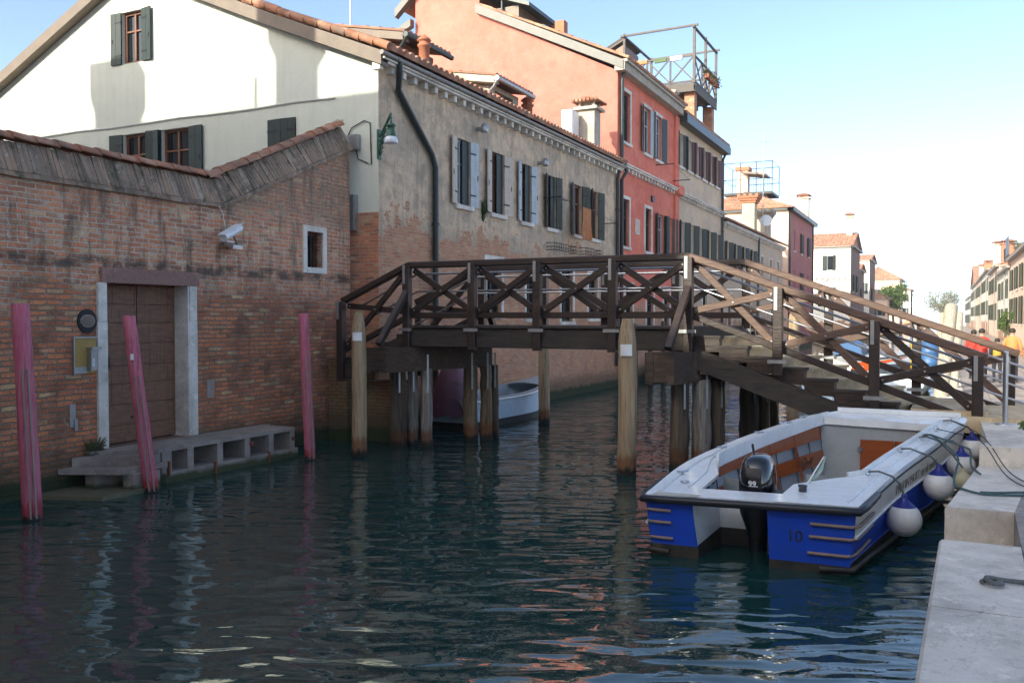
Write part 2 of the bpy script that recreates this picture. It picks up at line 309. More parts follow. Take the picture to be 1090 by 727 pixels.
# ------------------------------------------------------------------ mesh builder
class MB:
    def __init__(s): s.v=[];s.f=[];s.m=[];s.mi=0;s.X=None;s.sm=[];s.smooth=False
    def add(s,vs,fs):
        o=len(s.v)
        for q in vs:
            q=V(q)
            if s.X is not None: q=s.X@q
            s.v.append(q)
        for f in fs: s.f.append([o+i for i in f]); s.m.append(s.mi); s.sm.append(s.smooth)
        return s
    def box(s,x0,x1,y0,y1,z0,z1):
        return s.add([(x0,y0,z0),(x1,y0,z0),(x1,y1,z0),(x0,y1,z0),(x0,y0,z1),(x1,y0,z1),(x1,y1,z1),(x0,y1,z1)],
          [(3,2,1,0),(4,5,6,7),(0,1,5,4),(1,2,6,5),(2,3,7,6),(3,0,4,7)])
    def hexa(s,b,t):
        """b,t: four corners each, anticlockwise from above"""
        return s.add(list(b)+list(t),[(3,2,1,0),(4,5,6,7),(0,1,5,4),(1,2,6,5),(2,3,7,6),(3,0,4,7)])
    def beam(s,p,q,w,h,up=(0,0,1),bev=.0):
        p,q=V(p),V(q); d=(q-p).normalized(); up=V(up); r=d.cross(up)
        if r.length<1e-4: r=d.cross(V((1,0,0)))
        r.normalize(); u=r.cross(d)
        r*=w/2;u*=h/2
        if bev<=0:
            a=[p-r-u,p+r-u,p+r+u,p-r+u,q-r-u,q+r-u,q+r+u,q-r+u]
            return s.add(a,[(0,1,2,3),(7,6,5,4),(4,5,1,0),(5,6,2,1),(6,7,3,2),(7,4,0,3)])
        k=bev
        def ring(c):
            ru=r.normalized();uu=u.normalized();W=r.length;H=u.length
            pts=[(-W+k,-H),(W-k,-H),(W,-H+k),(W,H-k),(W-k,H),(-W+k,H),(-W,H-k),(-W,-H+k)]
            return [c+ru*a+uu*b for a,b in pts]
        n=8; a=ring(p)+ring(q)
        return s.add(a,[tuple(range(n)),tuple(range(2*n-1,n-1,-1))]+[(i+n,(i+1)%n+n,(i+1)%n,i) for i in range(n)])
    def tube(s,pts,rad,n=10,cap=True,closed=False):
        pts=[V(p) for p in pts]; rs=rad if isinstance(rad,(list,tuple)) else [rad]*len(pts)
        N_=len(pts); prev=None; vs=[]
        for i,p in enumerate(pts):
            a=pts[(i-1)%N_] if (i>0 or closed) else p; b=pts[(i+1)%N_] if (i<N_-1 or closed) else p
            d=(b-a).normalized()
            if prev is None:
                r=d.cross(V((0,0,1)))
                if r.length<.05: r=d.cross(V((1,0,0)))
            else: r=prev-d*prev.dot(d)
            r.normalize(); prev=r; u=d.cross(r)
            for k in range(n):
                t=2*math.pi*k/n; vs.append(p+(r*math.cos(t)+u*math.sin(t))*rs[i])
        fs=[]
        for i in range(N_ if closed else N_-1):
            for k in range(n):
                a=i*n+k;b=i*n+(k+1)%n;c=((i+1)%N_)*n+(k+1)%n;e=((i+1)%N_)*n+k; fs.append((a,b,c,e))
        sm=s.smooth; s.smooth=True; s.add(vs,fs); s.smooth=sm
        if cap and not closed:
            s.add(vs[:n],[tuple(range(n-1,-1,-1))]); s.add(vs[-n:],[tuple(range(n))])
        return s
    def lathe(s,c,prof,n=20,a0=0,smooth=True):
        """prof: (r,z) list round a vertical axis at c"""
        c=V(c); vs=[]
        for r,z in prof:
            for k in range(n):
                t=2*math.pi*k/n+a0; vs.append(c+V((r*math.cos(t),r*math.sin(t),z)))
        fs=[]
        for i in range(len(prof)-1):
            for k in range(n):
                fs.append((i*n+k,i*n+(k+1)%n,(i+1)*n+(k+1)%n,(i+1)*n+k))
        sm=s.smooth; s.smooth=smooth; s.add(vs,fs); s.smooth=sm
        if prof[0][0]>1e-4: s.add(vs[:n],[tuple(range(n-1,-1,-1))])
        if prof[-1][0]>1e-4: s.add(vs[-n:],[tuple(range(n))])
        return s
    def poly(s,pts,nrm,th):
        """flat polygon with thickness th along nrm (front at pts)"""
        nrm=V(nrm).normalized(); n=len(pts); a=[V(p) for p in pts]; b=[p-nrm*th for p in a]
        ar=V((0,0,0))
        for i in range(n): ar+=a[i].cross(a[(i+1)%n])
        if ar.dot(nrm)<0: a.reverse(); b.reverse()
        return s.add(a+b,[tuple(range(n)),tuple(range(2*n-1,n-1,-1))]+[(i,i+n,(i+1)%n+n,(i+1)%n) for i in range(n)])
    def quad(s,*p): return s.add(p,[tuple(range(len(p)))])
    def mesh(s,name,mats,origin=(0,0,0)):
        me=bpy.data.meshes.new(name); o=V(origin)
        me.from_pydata([tuple(q-o) for q in s.v],[],s.f)
        mats=mats if isinstance(mats,(list,tuple)) else [mats]
        for m in mats: me.materials.append(m)
        me.polygons.foreach_set('material_index',s.m); me.polygons.foreach_set('use_smooth',s.sm); me.update(); me.validate()
        return me
    def build(s,name,mats,parent=None,label=None,**k):
        o_=V(parent['_o']) if parent is not None else V(k.pop('origin',(0,0,0)))
        ob=bpy.data.objects.new(name,s.mesh(name,mats,o_)); COL.objects.link(ob)
        if parent is not None: ob.parent=parent
        else: ob.location=o_
        ob['_o']=tuple(o_)
        if label: ob['label']=label
        for a,b in k.items(): ob[a]=b
        return ob
def thing(name,label,cat,loc=(0,0,0),group=None):
    o=bpy.data.objects.new(name,None); o.empty_display_size=.2; COL.objects.link(o); o.location=loc
    o['_o']=tuple(loc); o['label']=label; o['category']=cat
    if group: o['group']=group
    return o
def struct(mb,name,mat):
    return mb.build(name,mat,kind='structure')
def single(mb,name,mat,label,cat,loc=(0,0,0),group=None):
    o=mb.build(name,mat,origin=loc); o['label']=label; o['category']=cat
    if group: o['group']=group
    return o
def copy_tree(o,parent=None,loc=None,rz=None,label=None):
    c=o.copy(); COL.objects.link(c)
    if parent is not None: c.parent=parent
    if loc is not None: c.location=loc
    if rz is not None: c.rotation_euler=(0,0,rz)
    if label: c['label']=label
    for ch in list(o.children): copy_tree(ch,c)
    return c
def wob(v,a=.02,s=1.5): return noise.noise(V(v)*s)*a
def roughen(mb,amp,sc):
    for i,p in enumerate(mb.v): mb.v[i]=p+noise.noise_vector(p*sc)*amp
# ------------------------------------------------------------------ building kit
class Face:
    """a vertical wall plane: maps (u along, z, out) to the world"""
    def __init__(s,kind,c): s.k=kind;s.c=c
    def P(s,u,z,o=0):
        if s.k=='+x': return V((s.c+o,u,z))
        if s.k=='-x': return V((s.c-o,u,z))
        if s.k=='-y': return V((u,s.c-o,z))
        if s.k=='+y': return V((u,s.c+o,z))
    def n(s): return {'+x':V((1,0,0)),'-x':V((-1,0,0)),'-y':V((0,-1,0)),'+y':V((0,1,0))}[s.k]
    def flip(s): return s.k in('-x','+y')
    def box(s,mb,u0,u1,z0,z1,o0,o1):
        b=[s.P(u0,z0,o0),s.P(u1,z0,o0),s.P(u1,z0,o1),s.P(u0,z0,o1)]; t=[s.P(u0,z1,o0),s.P(u1,z1,o0),s.P(u1,z1,o1),s.P(u0,z1,o1)]
        mb.add(b+t,[(3,2,1,0),(4,5,6,7),(0,1,5,4),(1,2,6,5),(2,3,7,6),(3,0,4,7)])
    def wall(s,mb,u0,u1,z0,top,holes=(),rev=.16):
        """top: height or list of (u,z); holes (u0,u1,z0,z1)"""
        prof=top if isinstance(top,list) else [(u0,top),(u1,top)]
        def tz(u):
            for (a,za),(b,zb) in zip(prof,prof[1:]):
                if a-1e-6<=u<=b+1e-6: return za+(zb-za)*(u-a)/(b-a)
            return prof[-1][1]
        us=sorted({u0,u1,*[p[0] for p in prof if u0<p[0]<u1],*[h[0] for h in holes],*[h[1] for h in holes]})
        for a,b in zip(us,us[1:]):
            m=(a+b)/2; zs=z0
            for h in sorted([h for h in holes if h[0]<m<h[1]],key=lambda h:h[2]):
                if h[2]>zs: mb.quad(s.P(a,zs),s.P(b,zs),s.P(b,h[2]),s.P(a,h[2]))
                zs=h[3]
            mb.quad(s.P(a,zs),s.P(b,zs),s.P(b,tz(b)),s.P(a,tz(a)))
        for (a,b,c,d) in holes:
            for p,q in (((a,c),(a,d)),((b,c),(b,d)),((a,c),(b,c)),((a,d),(b,d))):
                mb.quad(s.P(*p),s.P(*q),s.P(*q,-rev),s.P(*p,-rev))
def shutter_mb(F,uh,z0,h,w,ang,side,th=.035,off=.02,straps=True):
    """leaf hinged at u=uh; side=-1 hinge on the low-u jamb, +1 on the high-u jamb; ang 0 closed,180 flat on the wall"""
    mb=MB(); a=R(ang)
    du=-side*math.cos(a); do=math.sin(a)   # direction of the leaf from the hinge (u,out)
    nu,no=-do,du
    def Q(t,z,k): return F.P(uh+du*t+nu*k,z,off+do*t+no*k)
    def bx(t0,t1,za,zb,k0,k1):
        b=[Q(t0,za,k0),Q(t1,za,k0),Q(t1,za,k1),Q(t0,za,k1)]; t=[Q(t0,zb,k0),Q(t1,zb,k0),Q(t1,zb,k1),Q(t0,zb,k1)]
        mb.add(b+t,[(3,2,1,0),(4,5,6,7),(0,1,5,4),(1,2,6,5),(2,3,7,6),(3,0,4,7)])
    n=max(2,int(w/.16))
    for i in range(n): bx(w*i/n+.004,w*(i+1)/n-.004,z0,z0+h,-th/2,th/2)
    bx(0,w,z0+.02,z0+h-.02,-th/2+.006,th/2-.006)
    if straps:
        mb.mi=1
        for zz in (.18,.82):
            bx(.0,w*.6,z0+h*zz-.02,z0+h*zz+.02,-th/2-.008,th/2+.008)
        bx(w*.8,w*.86,z0+h*.42,z0+h*.5,-th/2-.012,th/2+.012)
    return mb
def window(F,parent,u,z0,w,h,fr='walnut',surround=None,sh=None,shm=('green','green'),sill=True,rec=.13,curtain=False,straps=True,glass='glass',sillm='stone',mull=True,name='window'):
    """window leaf set in a reveal: frame (part) > pane, sill, surround, shutters (sub-parts)"""
    a,b=u-w/2,u+w/2; mb=MB(); t=min(.07,w*.1)
    o0,o1=-rec-.03,-rec+.03
    for q in ((a,b,z0,z0+t),(a,b,z0+h-t,z0+h),(a,a+t,z0+t,z0+h-t),(b-t,b,z0+t,z0+h-t)): F.box(mb,*q,o0,o1)
    if mull:
        F.box(mb,u-t*.4,u+t*.4,z0+t,z0+h-t,o0,o1-.004); F.box(mb,a+t,b-t,z0+h*.62,z0+h*.62+t*.6,o0+.004,o1-.008)
    f=mb.build(name,M[fr],parent)
    g=MB(); F.box(g,a+t*.5,b-t*.5,z0+t*.5,z0+h-t*.5,o0-.01,o0+.012); g.build('pane',M[glass],f)
    if sill:
        s=MB(); F.box(s,a-.10,b+.10,z0-.11,z0-.003,-.05,.09); s.build('sill',M[sillm],f)
    if surround:
        s=MB(); k=.13
        F.box(s,a-k,a-.001,z0,z0+h,-.02,.035); F.box(s,b+.001,b+k,z0,z0+h,-.02,.035); F.box(s,a-k,b+k,z0+h+.001,z0+h+k,-.02,.038)
        if not sill: F.box(s,a-k,b+k,z0-k,z0-.001,-.02,.038)
        s.build('surround',M[surround],f)
    if sh:
        # sh=(angle low-u leaf, angle high-u leaf), None for a missing leaf
        for side,an,m in ((-1,sh[0],shm[0]),(1,sh[1],shm[1])):
            if an is None: continue
            shutter_mb(F,a if side<0 else b,z0,h,w/2,an,side,straps=straps).build('shutter',[M[m],M['iron']],f)
    return f
def hole(u,z0,w,h): return (u-w/2,u+w/2,z0,z0+h)
def roof_sheet(mb,e0,e1,r0,r1,pitch=.21,amp=.045,th=.05,row=.38,n=6,lift=.022):
    """pantile sheet between eave e0->e1 and ridge r0->r1"""
    e0,e1,r0,r1=map(V,(e0,e1,r0,r1)); L=(e1-e0).length; S=((r0+r1)/2-(e0+e1)/2).length
    nu=max(2,int(L/pitch)); nv=max(1,int(S/row)); nrm=(e1-e0).cross(r0-e0).normalized()
    if nrm.z<0: nrm=-nrm
    cols=nu*n+1; vs=[];fs=[]
    for j in range(nv):
        for jj in (0,1):
            t=(j+jj)/nv
            for i in range(cols):
                s_=i/(cols-1); p=e0.lerp(e1,s_).lerp(r0.lerp(r1,s_),t); k=i//n
                h=amp*abs(math.sin(math.pi*(i%n)/n))**.8 + lift*(1-jj) + noise.noise(V((k*3.1,j*2.7,e0.x)))*.012
                vs.append(p+nrm*h)
    for j in range(nv):
        for i in range(cols-1):
            a=(2*j)*cols+i; b=(2*j+1)*cols+i; fs.append((a,a+1,b+1,b))
            if j<nv-1: c=(2*j+2)*cols+i; fs.append((b,b+1,c+1,c))
    mb.add(vs,fs)
    # eave lip, verges and underside
    low=[v-nrm*(th+lift) for v in vs[:cols]]; o=vs[:cols]
    mb.add(list(o)+[e0.lerp(e1,i/(cols-1))-nrm*th for i in range(cols)],[(i,i+cols,i+cols+1,i+1) for i in range(cols-1)])
    a,b,c,d=[p-nrm*th for p in (e0,e1,r1,r0)]; mb.quad(a,d,c,b)
    up=nrm*(amp*.6)
    mb.quad(a,e0+up,r0+up,d); mb.quad(b,c,r1+up,e1+up); mb.quad(d,r0+up,r1+up,c)
def cornice(F,parent,u0,u1,z,brackets=.42,out=.30,h=.14,mat='stone',bw=.15,bh=.16,name='cornice',drop=0):
    mb=MB(); F.box(mb,u0,u1,z,z+h*.55,-.02,out); F.box(mb,u0,u1,z+h*.55+.001,z+h,-.02,out+.05)
    if brackets:
        n=int((u1-u0)/brackets)
        for i in range(n+1):
            u=u0+bw/2+(u1-u0-bw)*i/n; F.box(mb,u-bw/2,u+bw/2,z-bh,z-.001,-.02,out*.72)
    return mb.build(name,M[mat],parent)
def downpipe(F,parent,pts,r=.055,mat='pipe',collars=2.2):
    mb=MB(); mb.tube([F.P(u,z,o) for u,z,o in pts],r,10)
    for (u,z,o),(u2,z2,o2) in zip(pts,pts[1:]):
        k=int(abs(z2-z)/collars)
        for i in range(k):
            t=(i+.5)/k; c=F.P(u+(u2-u)*t,z+(z2-z)*t,o+(o2-o)*t); mb.lathe(c-V((0,0,.03)),[(r*1.3,0),(r*1.3,.06)],10)
    return mb.build('drainpipe',M[mat],parent)
def antenna(loc,h,label,n=6,az=0,group=None):
    mb=MB(); x,y,z=loc; mb.tube([(x,y,z),(x,y,z+h)],.022,6)
    ca,sa=math.cos(az),math.sin(az)
    for zz,L in ((h*.93,.9),(h*.72,.6)):
        mb.tube([(x-ca*L*.4,y-sa*L*.4,z+zz),(x+ca*L*.6,y+sa*L*.6,z+zz)],.012,5)
        for i in range(n):
            t=-.35+i*(.9/n); l=.16+.04*i
            mb.tube([(x+ca*L*t-sa*l,y+sa*L*t+ca*l,z+zz),(x+ca*L*t+sa*l,y+sa*L*t-ca*l,z+zz)],.007,4)
    return single(mb,'television_antenna',M['galv'],label,'antenna',loc,group)
def chimney_sq(parent,x,y,z0,z1,w=.5,d=.5,mat='chim',cap='tile',head=.0,name='chimney'):
    """square stack with tiled hood"""
    mb=MB(); mb.box(x-w/2,x+w/2,y-d/2,y+d/2,z0,z1-.28)
    k=.05+head; mb.box(x-w/2-k,x+w/2+k,y-d/2-k,y+d/2+k,z1-.279,z1-.18)
    for sx in (-1,1):
        for sy in (-1,1): mb.box(x+sx*w*.42-.05,x+sx*w*.42+.05,y+sy*d*.42-.05,y+sy*d*.42+.05,z1-.179,z1)
    mb.box(x-w*.3,x+w*.3,y-d*.3,y+d*.3,z1-.179,z1)
    c=mb.build(name,M[mat],parent)
    r=MB(); e=.12+head; A=(x-w/2-e,y-d/2-e,z1+.001);B=(x+w/2+e,y-d/2-e,z1+.001);C=(x+w/2+e,y+d/2+e,z1+.001);D=(x-w/2-e,y+d/2+e,z1+.001)
    T0=V((x-w*.15,y,z1+.2));T1=V((x+w*.15,y,z1+.2))
    r.add([A,B,C,D,T0,T1],[(3,2,1,0),(0,1,5,4),(1,2,5),(2,3,4,5),(3,0,4)])
    for i in range(7):
        px=A[0]+(B[0]-A[0])*(i+.5)/7
        r.tube([(px,A[1]-.04,z1+.04),(x+(px-x)*.3,y,z1+.23)],.06,6); r.tube([(px,C[1]+.04,z1+.04),(x+(px-x)*.3,y,z1+.23)],.06,6)
    r.build('hood',M['tile'],c)
    return c
def chimney_pot(parent,x,y,z0,z1,r=.15):
    mb=MB(); H=z1-z0
    mb.lathe((x,y,z0),[(r,0),(r,H*.62),(r*1.25,H*.64),(r*1.25,H*.7),(r*.95,H*.72),(r*.95,H*.80),(r*1.35,H*.82),(r*1.1,H*.88),(r*.4,H*.96),(.001,H)],18)
    c=mb.build('chimney_pot',M['terra'],parent)
    return c
def gable_roof_y(parent,xe,xr,zr,ze,y0,y1,oh=.35,mats='tile',row=.38,pitch=.21,back=None,name='roof'):
    """ridge along y: eave at xe,ze (canal side), ridge at xr,zr, back eave"""
    mb=MB(); s=(zr-ze)/abs(xr-xe); sg=1 if xe>xr else -1
    E=xe+sg*oh; ez=ze-s*oh
    roof_sheet(mb,(E,y0,ez),(E,y1,ez),(xr,y0,zr),(xr,y1,zr),row=row,pitch=pitch)
    if back is None: back=(2*xr-xe,ze)
    roof_sheet(mb,(back[0],y0,back[1]),(back[0],y1,back[1]),(xr,y0,zr),(xr,y1,zr),row=row*1.5,pitch=pitch*2,n=4)
    mb.tube([(xr,y0,zr+.03),(xr,y1,zr+.03)],.12,8)
    return mb.build(name,M[mats],parent)
def hip_roof(parent,x0,x1,y0,y1,z,zr,oh=.4,pitch=.25,row=.5,name='roof'):
    mb=MB(); x0-=oh;x1+=oh;y0-=oh;y1+=oh; w=min(x1-x0,y1-y0)/2; cx=(x0+x1)/2; cy=(y0+y1)/2
    if x1-x0<y1-y0: a,b=(cx,y0+w,zr),(cx,y1-w,zr)
    else: a,b=(x0+w,cy,zr),(x1-w,cy,zr)
    A,B,C,D=(x0,y0,z),(x1,y0,z),(x1,y1,z),(x0,y1,z)
    if x1-x0<y1-y0: sides=[(A,B,a,a),(B,C,a,b),(C,D,b,b),(D,A,b,a)]
    else: sides=[(A,B,a,b),(B,C,b,b),(C,D,b,a),(D,A,a,a)]
    for p,q,r0,r1 in sides: roof_sheet(mb,p,q,r0,r1,pitch=pitch,row=row,n=4)
    return mb.build(name,M['tile'],parent)
def shell(parent,x0,x1,y0,y1,z0,zt,front='+x',fh=(),sh=(),fm='cream',sm='cream',prof=None,bh=(),nprof=None,sidekind='-y'):
    """body of a house: facade and camera-side wall with openings, blank rear walls, dark core"""
    mb=MB(); mb.mi=0
    F=Face(front,x1 if front=='+x' else x0); F.wall(mb,y0,y1,z0,zt,fh)
    mb.mi=1; S=Face('-y',y0); S.wall(mb,x0,x1,z0,prof or zt,sh)
    Bk=Face('+y',y1); Bk.wall(mb,x0,x1,z0,nprof or prof or zt)
    O=Face('-x' if front=='+x' else '+x',x0 if front=='+x' else x1)
    O.wall(mb,y0,y1,z0,(prof[0][1] if front=='+x' else prof[-1][1]) if prof else zt)
    mb.mi=2; i=.45; zz=zt-.4
    mb.box(x0+i,x1-i,y0+i,y1-i,z0,zz)
    return mb.build('wall',[M[fm],M[sm],M['dark']],parent),F,S
# ------------------------------------------------------------------ setting
w=MB(); w.quad((-900,-60,0),(1200,-60,0),(1200,3200,0),(-900,3200,0)); struct(w,'water',M['water'])
g=MB(); g.box(-300,-12.35,-60,420,-1,.30); g.box(16,300,-60,420,-1,.30); struct(g,'ground',M['paving'])
h=MB()
def ridge(y,x0,x1,hh,seed,d=300):
    n=60; vs=[]
    for i in range(n+1):
        x=x0+(x1-x0)*i/n; z=hh*(.45+.55*noise.noise(V((i*.13,seed,0)))+.2*noise.noise(V((i*.5,seed,2))))*math.sin(math.pi*i/n)**.5
        vs+= [V((x,y,-2)),V((x,y+d*.5,max(z,1))),V((x,y+d,-2))]
    h.add(vs,[(3*i+k,3*i+3+k,3*i+4+k,3*i+1+k) for i in range(n) for k in (0,1)])
ridge(2700,-900,900,42,3.3); ridge(2950,-1200,400,60,8.1)
m,nt,b=newmat('haze_blue_hill'); b.inputs['Base Color'].default_value=(.42,.55,.66,1); b.inputs['Roughness'].default_value=1; M['hill']=m  # distance haze painted into the hill colour as pale blue
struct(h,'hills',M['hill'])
# quay with landing notch, a raised part by the bridge and the lower part beyond
def edge(y): return (-.13+.03*(y-4) if y<9.15 else None) if y<9.15 else min(.50,.03+(y-9.15)*.125)
zt=.85; ZB=1.08; ZF=.52
q=MB()
q.hexa([(.20,-4,-1),(5,-4,-1),(5,9.12,-1),(.592,9.12,-1)],[(.20,-4,zt-.004),(5,-4,zt-.004),(5,9.12,zt-.004),(.592,9.12,zt-.004)])
q.hexa([(edge(9.2)+.55,9.12,-1),(5,9.12,-1),(5,11.9,-1),(edge(11.9)+.55,11.9,-1)],[(edge(9.2)+.55,9.12,zt-.004),(5,9.12,zt-.004),(5,11.9,zt-.004),(edge(11.9)+.55,11.9,zt-.004)])
q.box(1.0,5.0,12.25,18.5,-1,ZB-.004); q.box(.5,5.0,18.8,420,-1,ZF-.004)
struct(q,'quay_paving',M['paving'])
k=MB(); rnd=random.Random(3)
def kerbrun(joints,zt,wd=.57):
    for y,e in zip(joints,joints[1:]):
        dz=rnd.uniform(-.004,.006); bv=.02; vs=[]
        for yy in (y+.008,e-.008):
            x=edge(yy); x1=x+wd-.004
            vs+=[(x,yy,-1),(x,yy,zt-bv+dz),(x+bv,yy,zt+dz),(x1,yy,zt+dz),(x1,yy,-1)]
        n=5
        k.add(vs,[tuple(range(n-1,-1,-1)),tuple(range(n,2*n))]+[(i,(i+1)%n,(i+1)%n+n,i+n) for i in range(n)])
kerbrun([-4,-2.2,-.4,1.3,3.0,4.55,5.95,7.80],zt); kerbrun([9.12,10.35,11.9],zt)
k.box(.03,.545,7.81,9.11,-1,.50)      # sunken landing step
struct(k,'quay_kerb',M['quaystone'])
k=MB(); k.hexa([(edge(11.9)+.02,11.9,-1),(5,11.9,-1),(5,12.25,-1),(edge(12.25)+.02,12.25,-1)],[(edge(11.9)+.02,11.9,ZB),(5,11.9,ZB),(5,12.25,ZB),(edge(12.25)+.02,12.25,ZB)])
k.box(.5,.996,12.254,18.5,-1,ZB-.002)
struct(k,'quay_step',M['quaystone'])
k=MB(); k.box(-.02,.496,18.8,420,-1,ZF); k.box(.2,5,18.504,18.796,-1,ZF+.25); struct(k,'far_quay_kerb',M['quaystone'])
# ------------------------------------------------------------------ yard wall with door (left)
XW=-11.85
F=Face('+x',XW)
yw=thing('brick_yard_wall','long red brick wall with tiled coping, a brown door and a small barred window','wall',(XW,9,0))
dy0,dy1,dz0,dz1=9.72,11.40,.55,3.16
wy0,wy1,wz0,wz1=14.60,15.12,3.66,4.40
mb=MB(); mb.mi=0
top=[(-6,4.62),(12.2,4.62),(16.1,6.35)]
F.wall(mb,-6,16.1,-1,top,[(dy0,dy1,dz0,dz1),(wy0,wy1,wz0,wz1)],rev=.34)
Face('-x',XW-.45).wall(mb,-6,16.1,0,top); Face('+y',16.1).wall(mb,XW-.45,XW,-1,6.35)
mb.build('brickwork',M['yard'],yw)
# coping: string course, leaning bricks and tiles on top
c=MB()
def run(y0,z0,y1,z1):
    # local frame along the run
    a=V((XW,y0,z0)); b=V((XW,y1,z1)); d=(b-a).normalized(); up=V((1,0,0)).cross(d); up=up if up.z>0 else -up; L=(b-a).length
    def prism(s0,s1,prof):
        n=len(prof); vs=[a+d*s0+V((x,0,0))+up*z for x,z in prof]+[a+d*s1+V((x,0,0))+up*z for x,z in prof]
        c.add(vs,[tuple(range(n)),tuple(range(2*n-1,n-1,-1))]+[(i,i+n,(i+1)%n+n,(i+1)%n) for i in range(n)])
    K_=int(L/.3)
    for i in range(K_): prism(L*i/K_,L*(i+1)/K_,[(-.5,-.02),(.07,-.02),(.07,.05),(-.5,.05)])
    prism(0,L,[(-.5,.051),(.045,.051),(-.135,.50),(-.5,.50)])
    n=int(L/.078); rr=random.Random(5)
    for i in range(n):
        s=L*i/n; j=rr.uniform(-.012,.010); wd=.070+rr.uniform(-.006,.004)
        if rr.random()<.012: continue
        prism(s,s+wd,[(.0,.052),(.062+j*.7,.06),(-.115+j*.7,.50+rr.uniform(-.02,.015)),(-.18,.50)])
    return a,b,d,up,L
R1=run(-6,4.62,12.25,4.62); R2=run(12.2,4.62,16.16,6.35)
for i,v in enumerate(c.v): c.v[i]=v+noise.noise_vector(v*5)*.016+noise.noise_vector(v*19)*.006
c.build('coping',M['coping'],yw)
t=MB()
for (a,b,d,up,L) in (R1,R2):
    n=int(L/.36); rr=random.Random(9)
    for i in range(n):
        s0=L*i/n; s1=s0+L/n*1.08; w0=.15; zo=.53
        p=a+d*s0+up*(zo+.02)+V((-.16,0,0)); q=a+d*s1+up*(zo)+V((-.16,0,0))
        p+=V((rr.uniform(-.015,.015),0,rr.uniform(-.008,.008)))
        vs=[];m_=8
        for pt,rad in ((p,.155),(q,.135)):
            for k_ in range(m_+1):
                th=math.pi*k_/m_; vs.append(pt+V((math.cos(th)*rad,0,0))+up*math.sin(th)*.105)
        for pt,rad in ((p,.135),(q,.115)):
            for k_ in range(m_+1):
                th=math.pi*k_/m_; vs.append(pt+V((math.cos(th)*rad,0,0))+up*(math.sin(th)*.088-.01))
        w_=m_+1
        t.add(vs,[(k_,k_+1,k_+1+w_,k_+w_) for k_ in range(m_)]+[(k_+2*w_+1,k_+2*w_,k_+3*w_,k_+3*w_+1) for k_ in range(m_)]+[(k_+1,k_,k_+2*w_,k_+2*w_+1) for k_ in range(m_)])
        q1=a+d*s0+up*.521; c2=MB()
    t.mi=0
t.build('ridge_tile_row',M['tile'],yw)
# stone jambs, lintel
for (u0,u1) in ((dy0-.18,dy0),(dy1,dy1+.18)):
    j=MB(); 
    F.box(j,u0,u1,dz0-.12,2.55,-.02,.045); F.box(j,u0+.01,u1-.01,2.553,dz1,-.02,.05)
    if u0>10: F.box(j,dy1-.03,dy1-.001,dz0-.12,dz1,-.36,.043)
    j.build('stone_jamb',M['stone'],yw)
l=MB(); F.box(l,dy0-.10,dy1+.22,dz1+.002,dz1+.24,-.30,.06); l.build('lintel',M['lintel'],yw)
D=MB(); Fd=Face('+x',XW-.30)
for side in (0,1):
    u0=dy0+.01+side*(dy1-dy0)/2; u1=u0+(dy1-dy0)/2-.015; zs=dz0+.02
    hs=[.28,.34,.34,.30,.36,.34,.30,.31]; rr=random.Random(side)
    for hh in hs:
        e=min(dz1,zs+hh); Fd.box(D,u0,u1,zs+.004,e-.004,-.04,.012+rr.uniform(-.006,.006)); zs=e
    Fd.box(D,u0,u0+.07,dz0+.02,dz1,-.041,.022); Fd.box(D,u1-.03,u1,dz0+.02,dz1,-.041,.02)
dr=D.build('door',M['doorwood'],yw)
hd=MB(); hd.tube([Fd.P(dy0+.14,2.12,.0),Fd.P(dy0+.14,2.12,.05),Fd.P(dy0+.20,2.06,.07),Fd.P(dy0+.235,1.95,.08),Fd.P(dy0+.235,1.82,.08),Fd.P(dy0+.20,1.72,.07),Fd.P(dy0+.14,1.67,.05),Fd.P(dy0+.14,1.67,0)],.014,8)
hd.build('handle',M['iron'],dr)
hd=MB(); Fd.box(hd,(dy0+dy1)/2-.05,(dy0+dy1)/2+.05,1.20,1.26,.02,.045); hd.tube([Fd.P((dy0+dy1)/2,1.3,.02),Fd.P((dy0+dy1)/2,1.3,.06)],.03,8); Fd.box(hd,(dy0+dy1)/2+.08,(dy0+dy1)/2+.11,.95,.99,.02,.035); Fd.box(hd,(dy0+dy1)/2-.13,(dy0+dy1)/2-.10,.95,.99,.02,.035)
hd.build('latch',M['iron'],dr)
# small barred window
wf=MB(); k_=.12
for q_ in ((wy0-k_,wy0-.001,wz0-k_,wz1+k_),(wy1+.001,wy1+k_,wz0-k_,wz1+k_),(wy0-.001,wy1+.001,wz1+.001,wz1+k_),(wy0-.001,wy1+.001,wz0-k_,wz0-.001)): F.box(wf,*q_,-.25,.04)
wo=wf.build('window',M['stone'],yw)
gb=MB(); F.box(gb,wy0,wy1,wz0,wz1,-.33,-.30); gb.build('pane',M['glass'],wo)
gr=MB()
for i in range(5):
    u=wy0+.06+i*.1; gr.tube([F.P(u,wz0,-.1),F.P(u,wz1,-.1)],.008,6)
    for z in (wz0+.12,wz0+.37,wz0+.62):
        gr.tube([F.P(u+.04*math.cos(a_),z+.04*math.sin(a_)*1.5,-.1) for a_ in [k*math.pi/5 for k in range(11)]],.005,4)
gr.build('window_grille',M['iron'],wo)
ws=MB(); F.box(ws,wy0,wy1,wz1-.07,wz1,-.22,-.16); F.box(ws,wy0,wy0+.05,wz0,wz1-.07,-.22,-.16);F.box(ws,wy1-.05,wy1,wz0,wz1-.07,-.22,-.16); ws.build('frame',M['walnut'],wo)
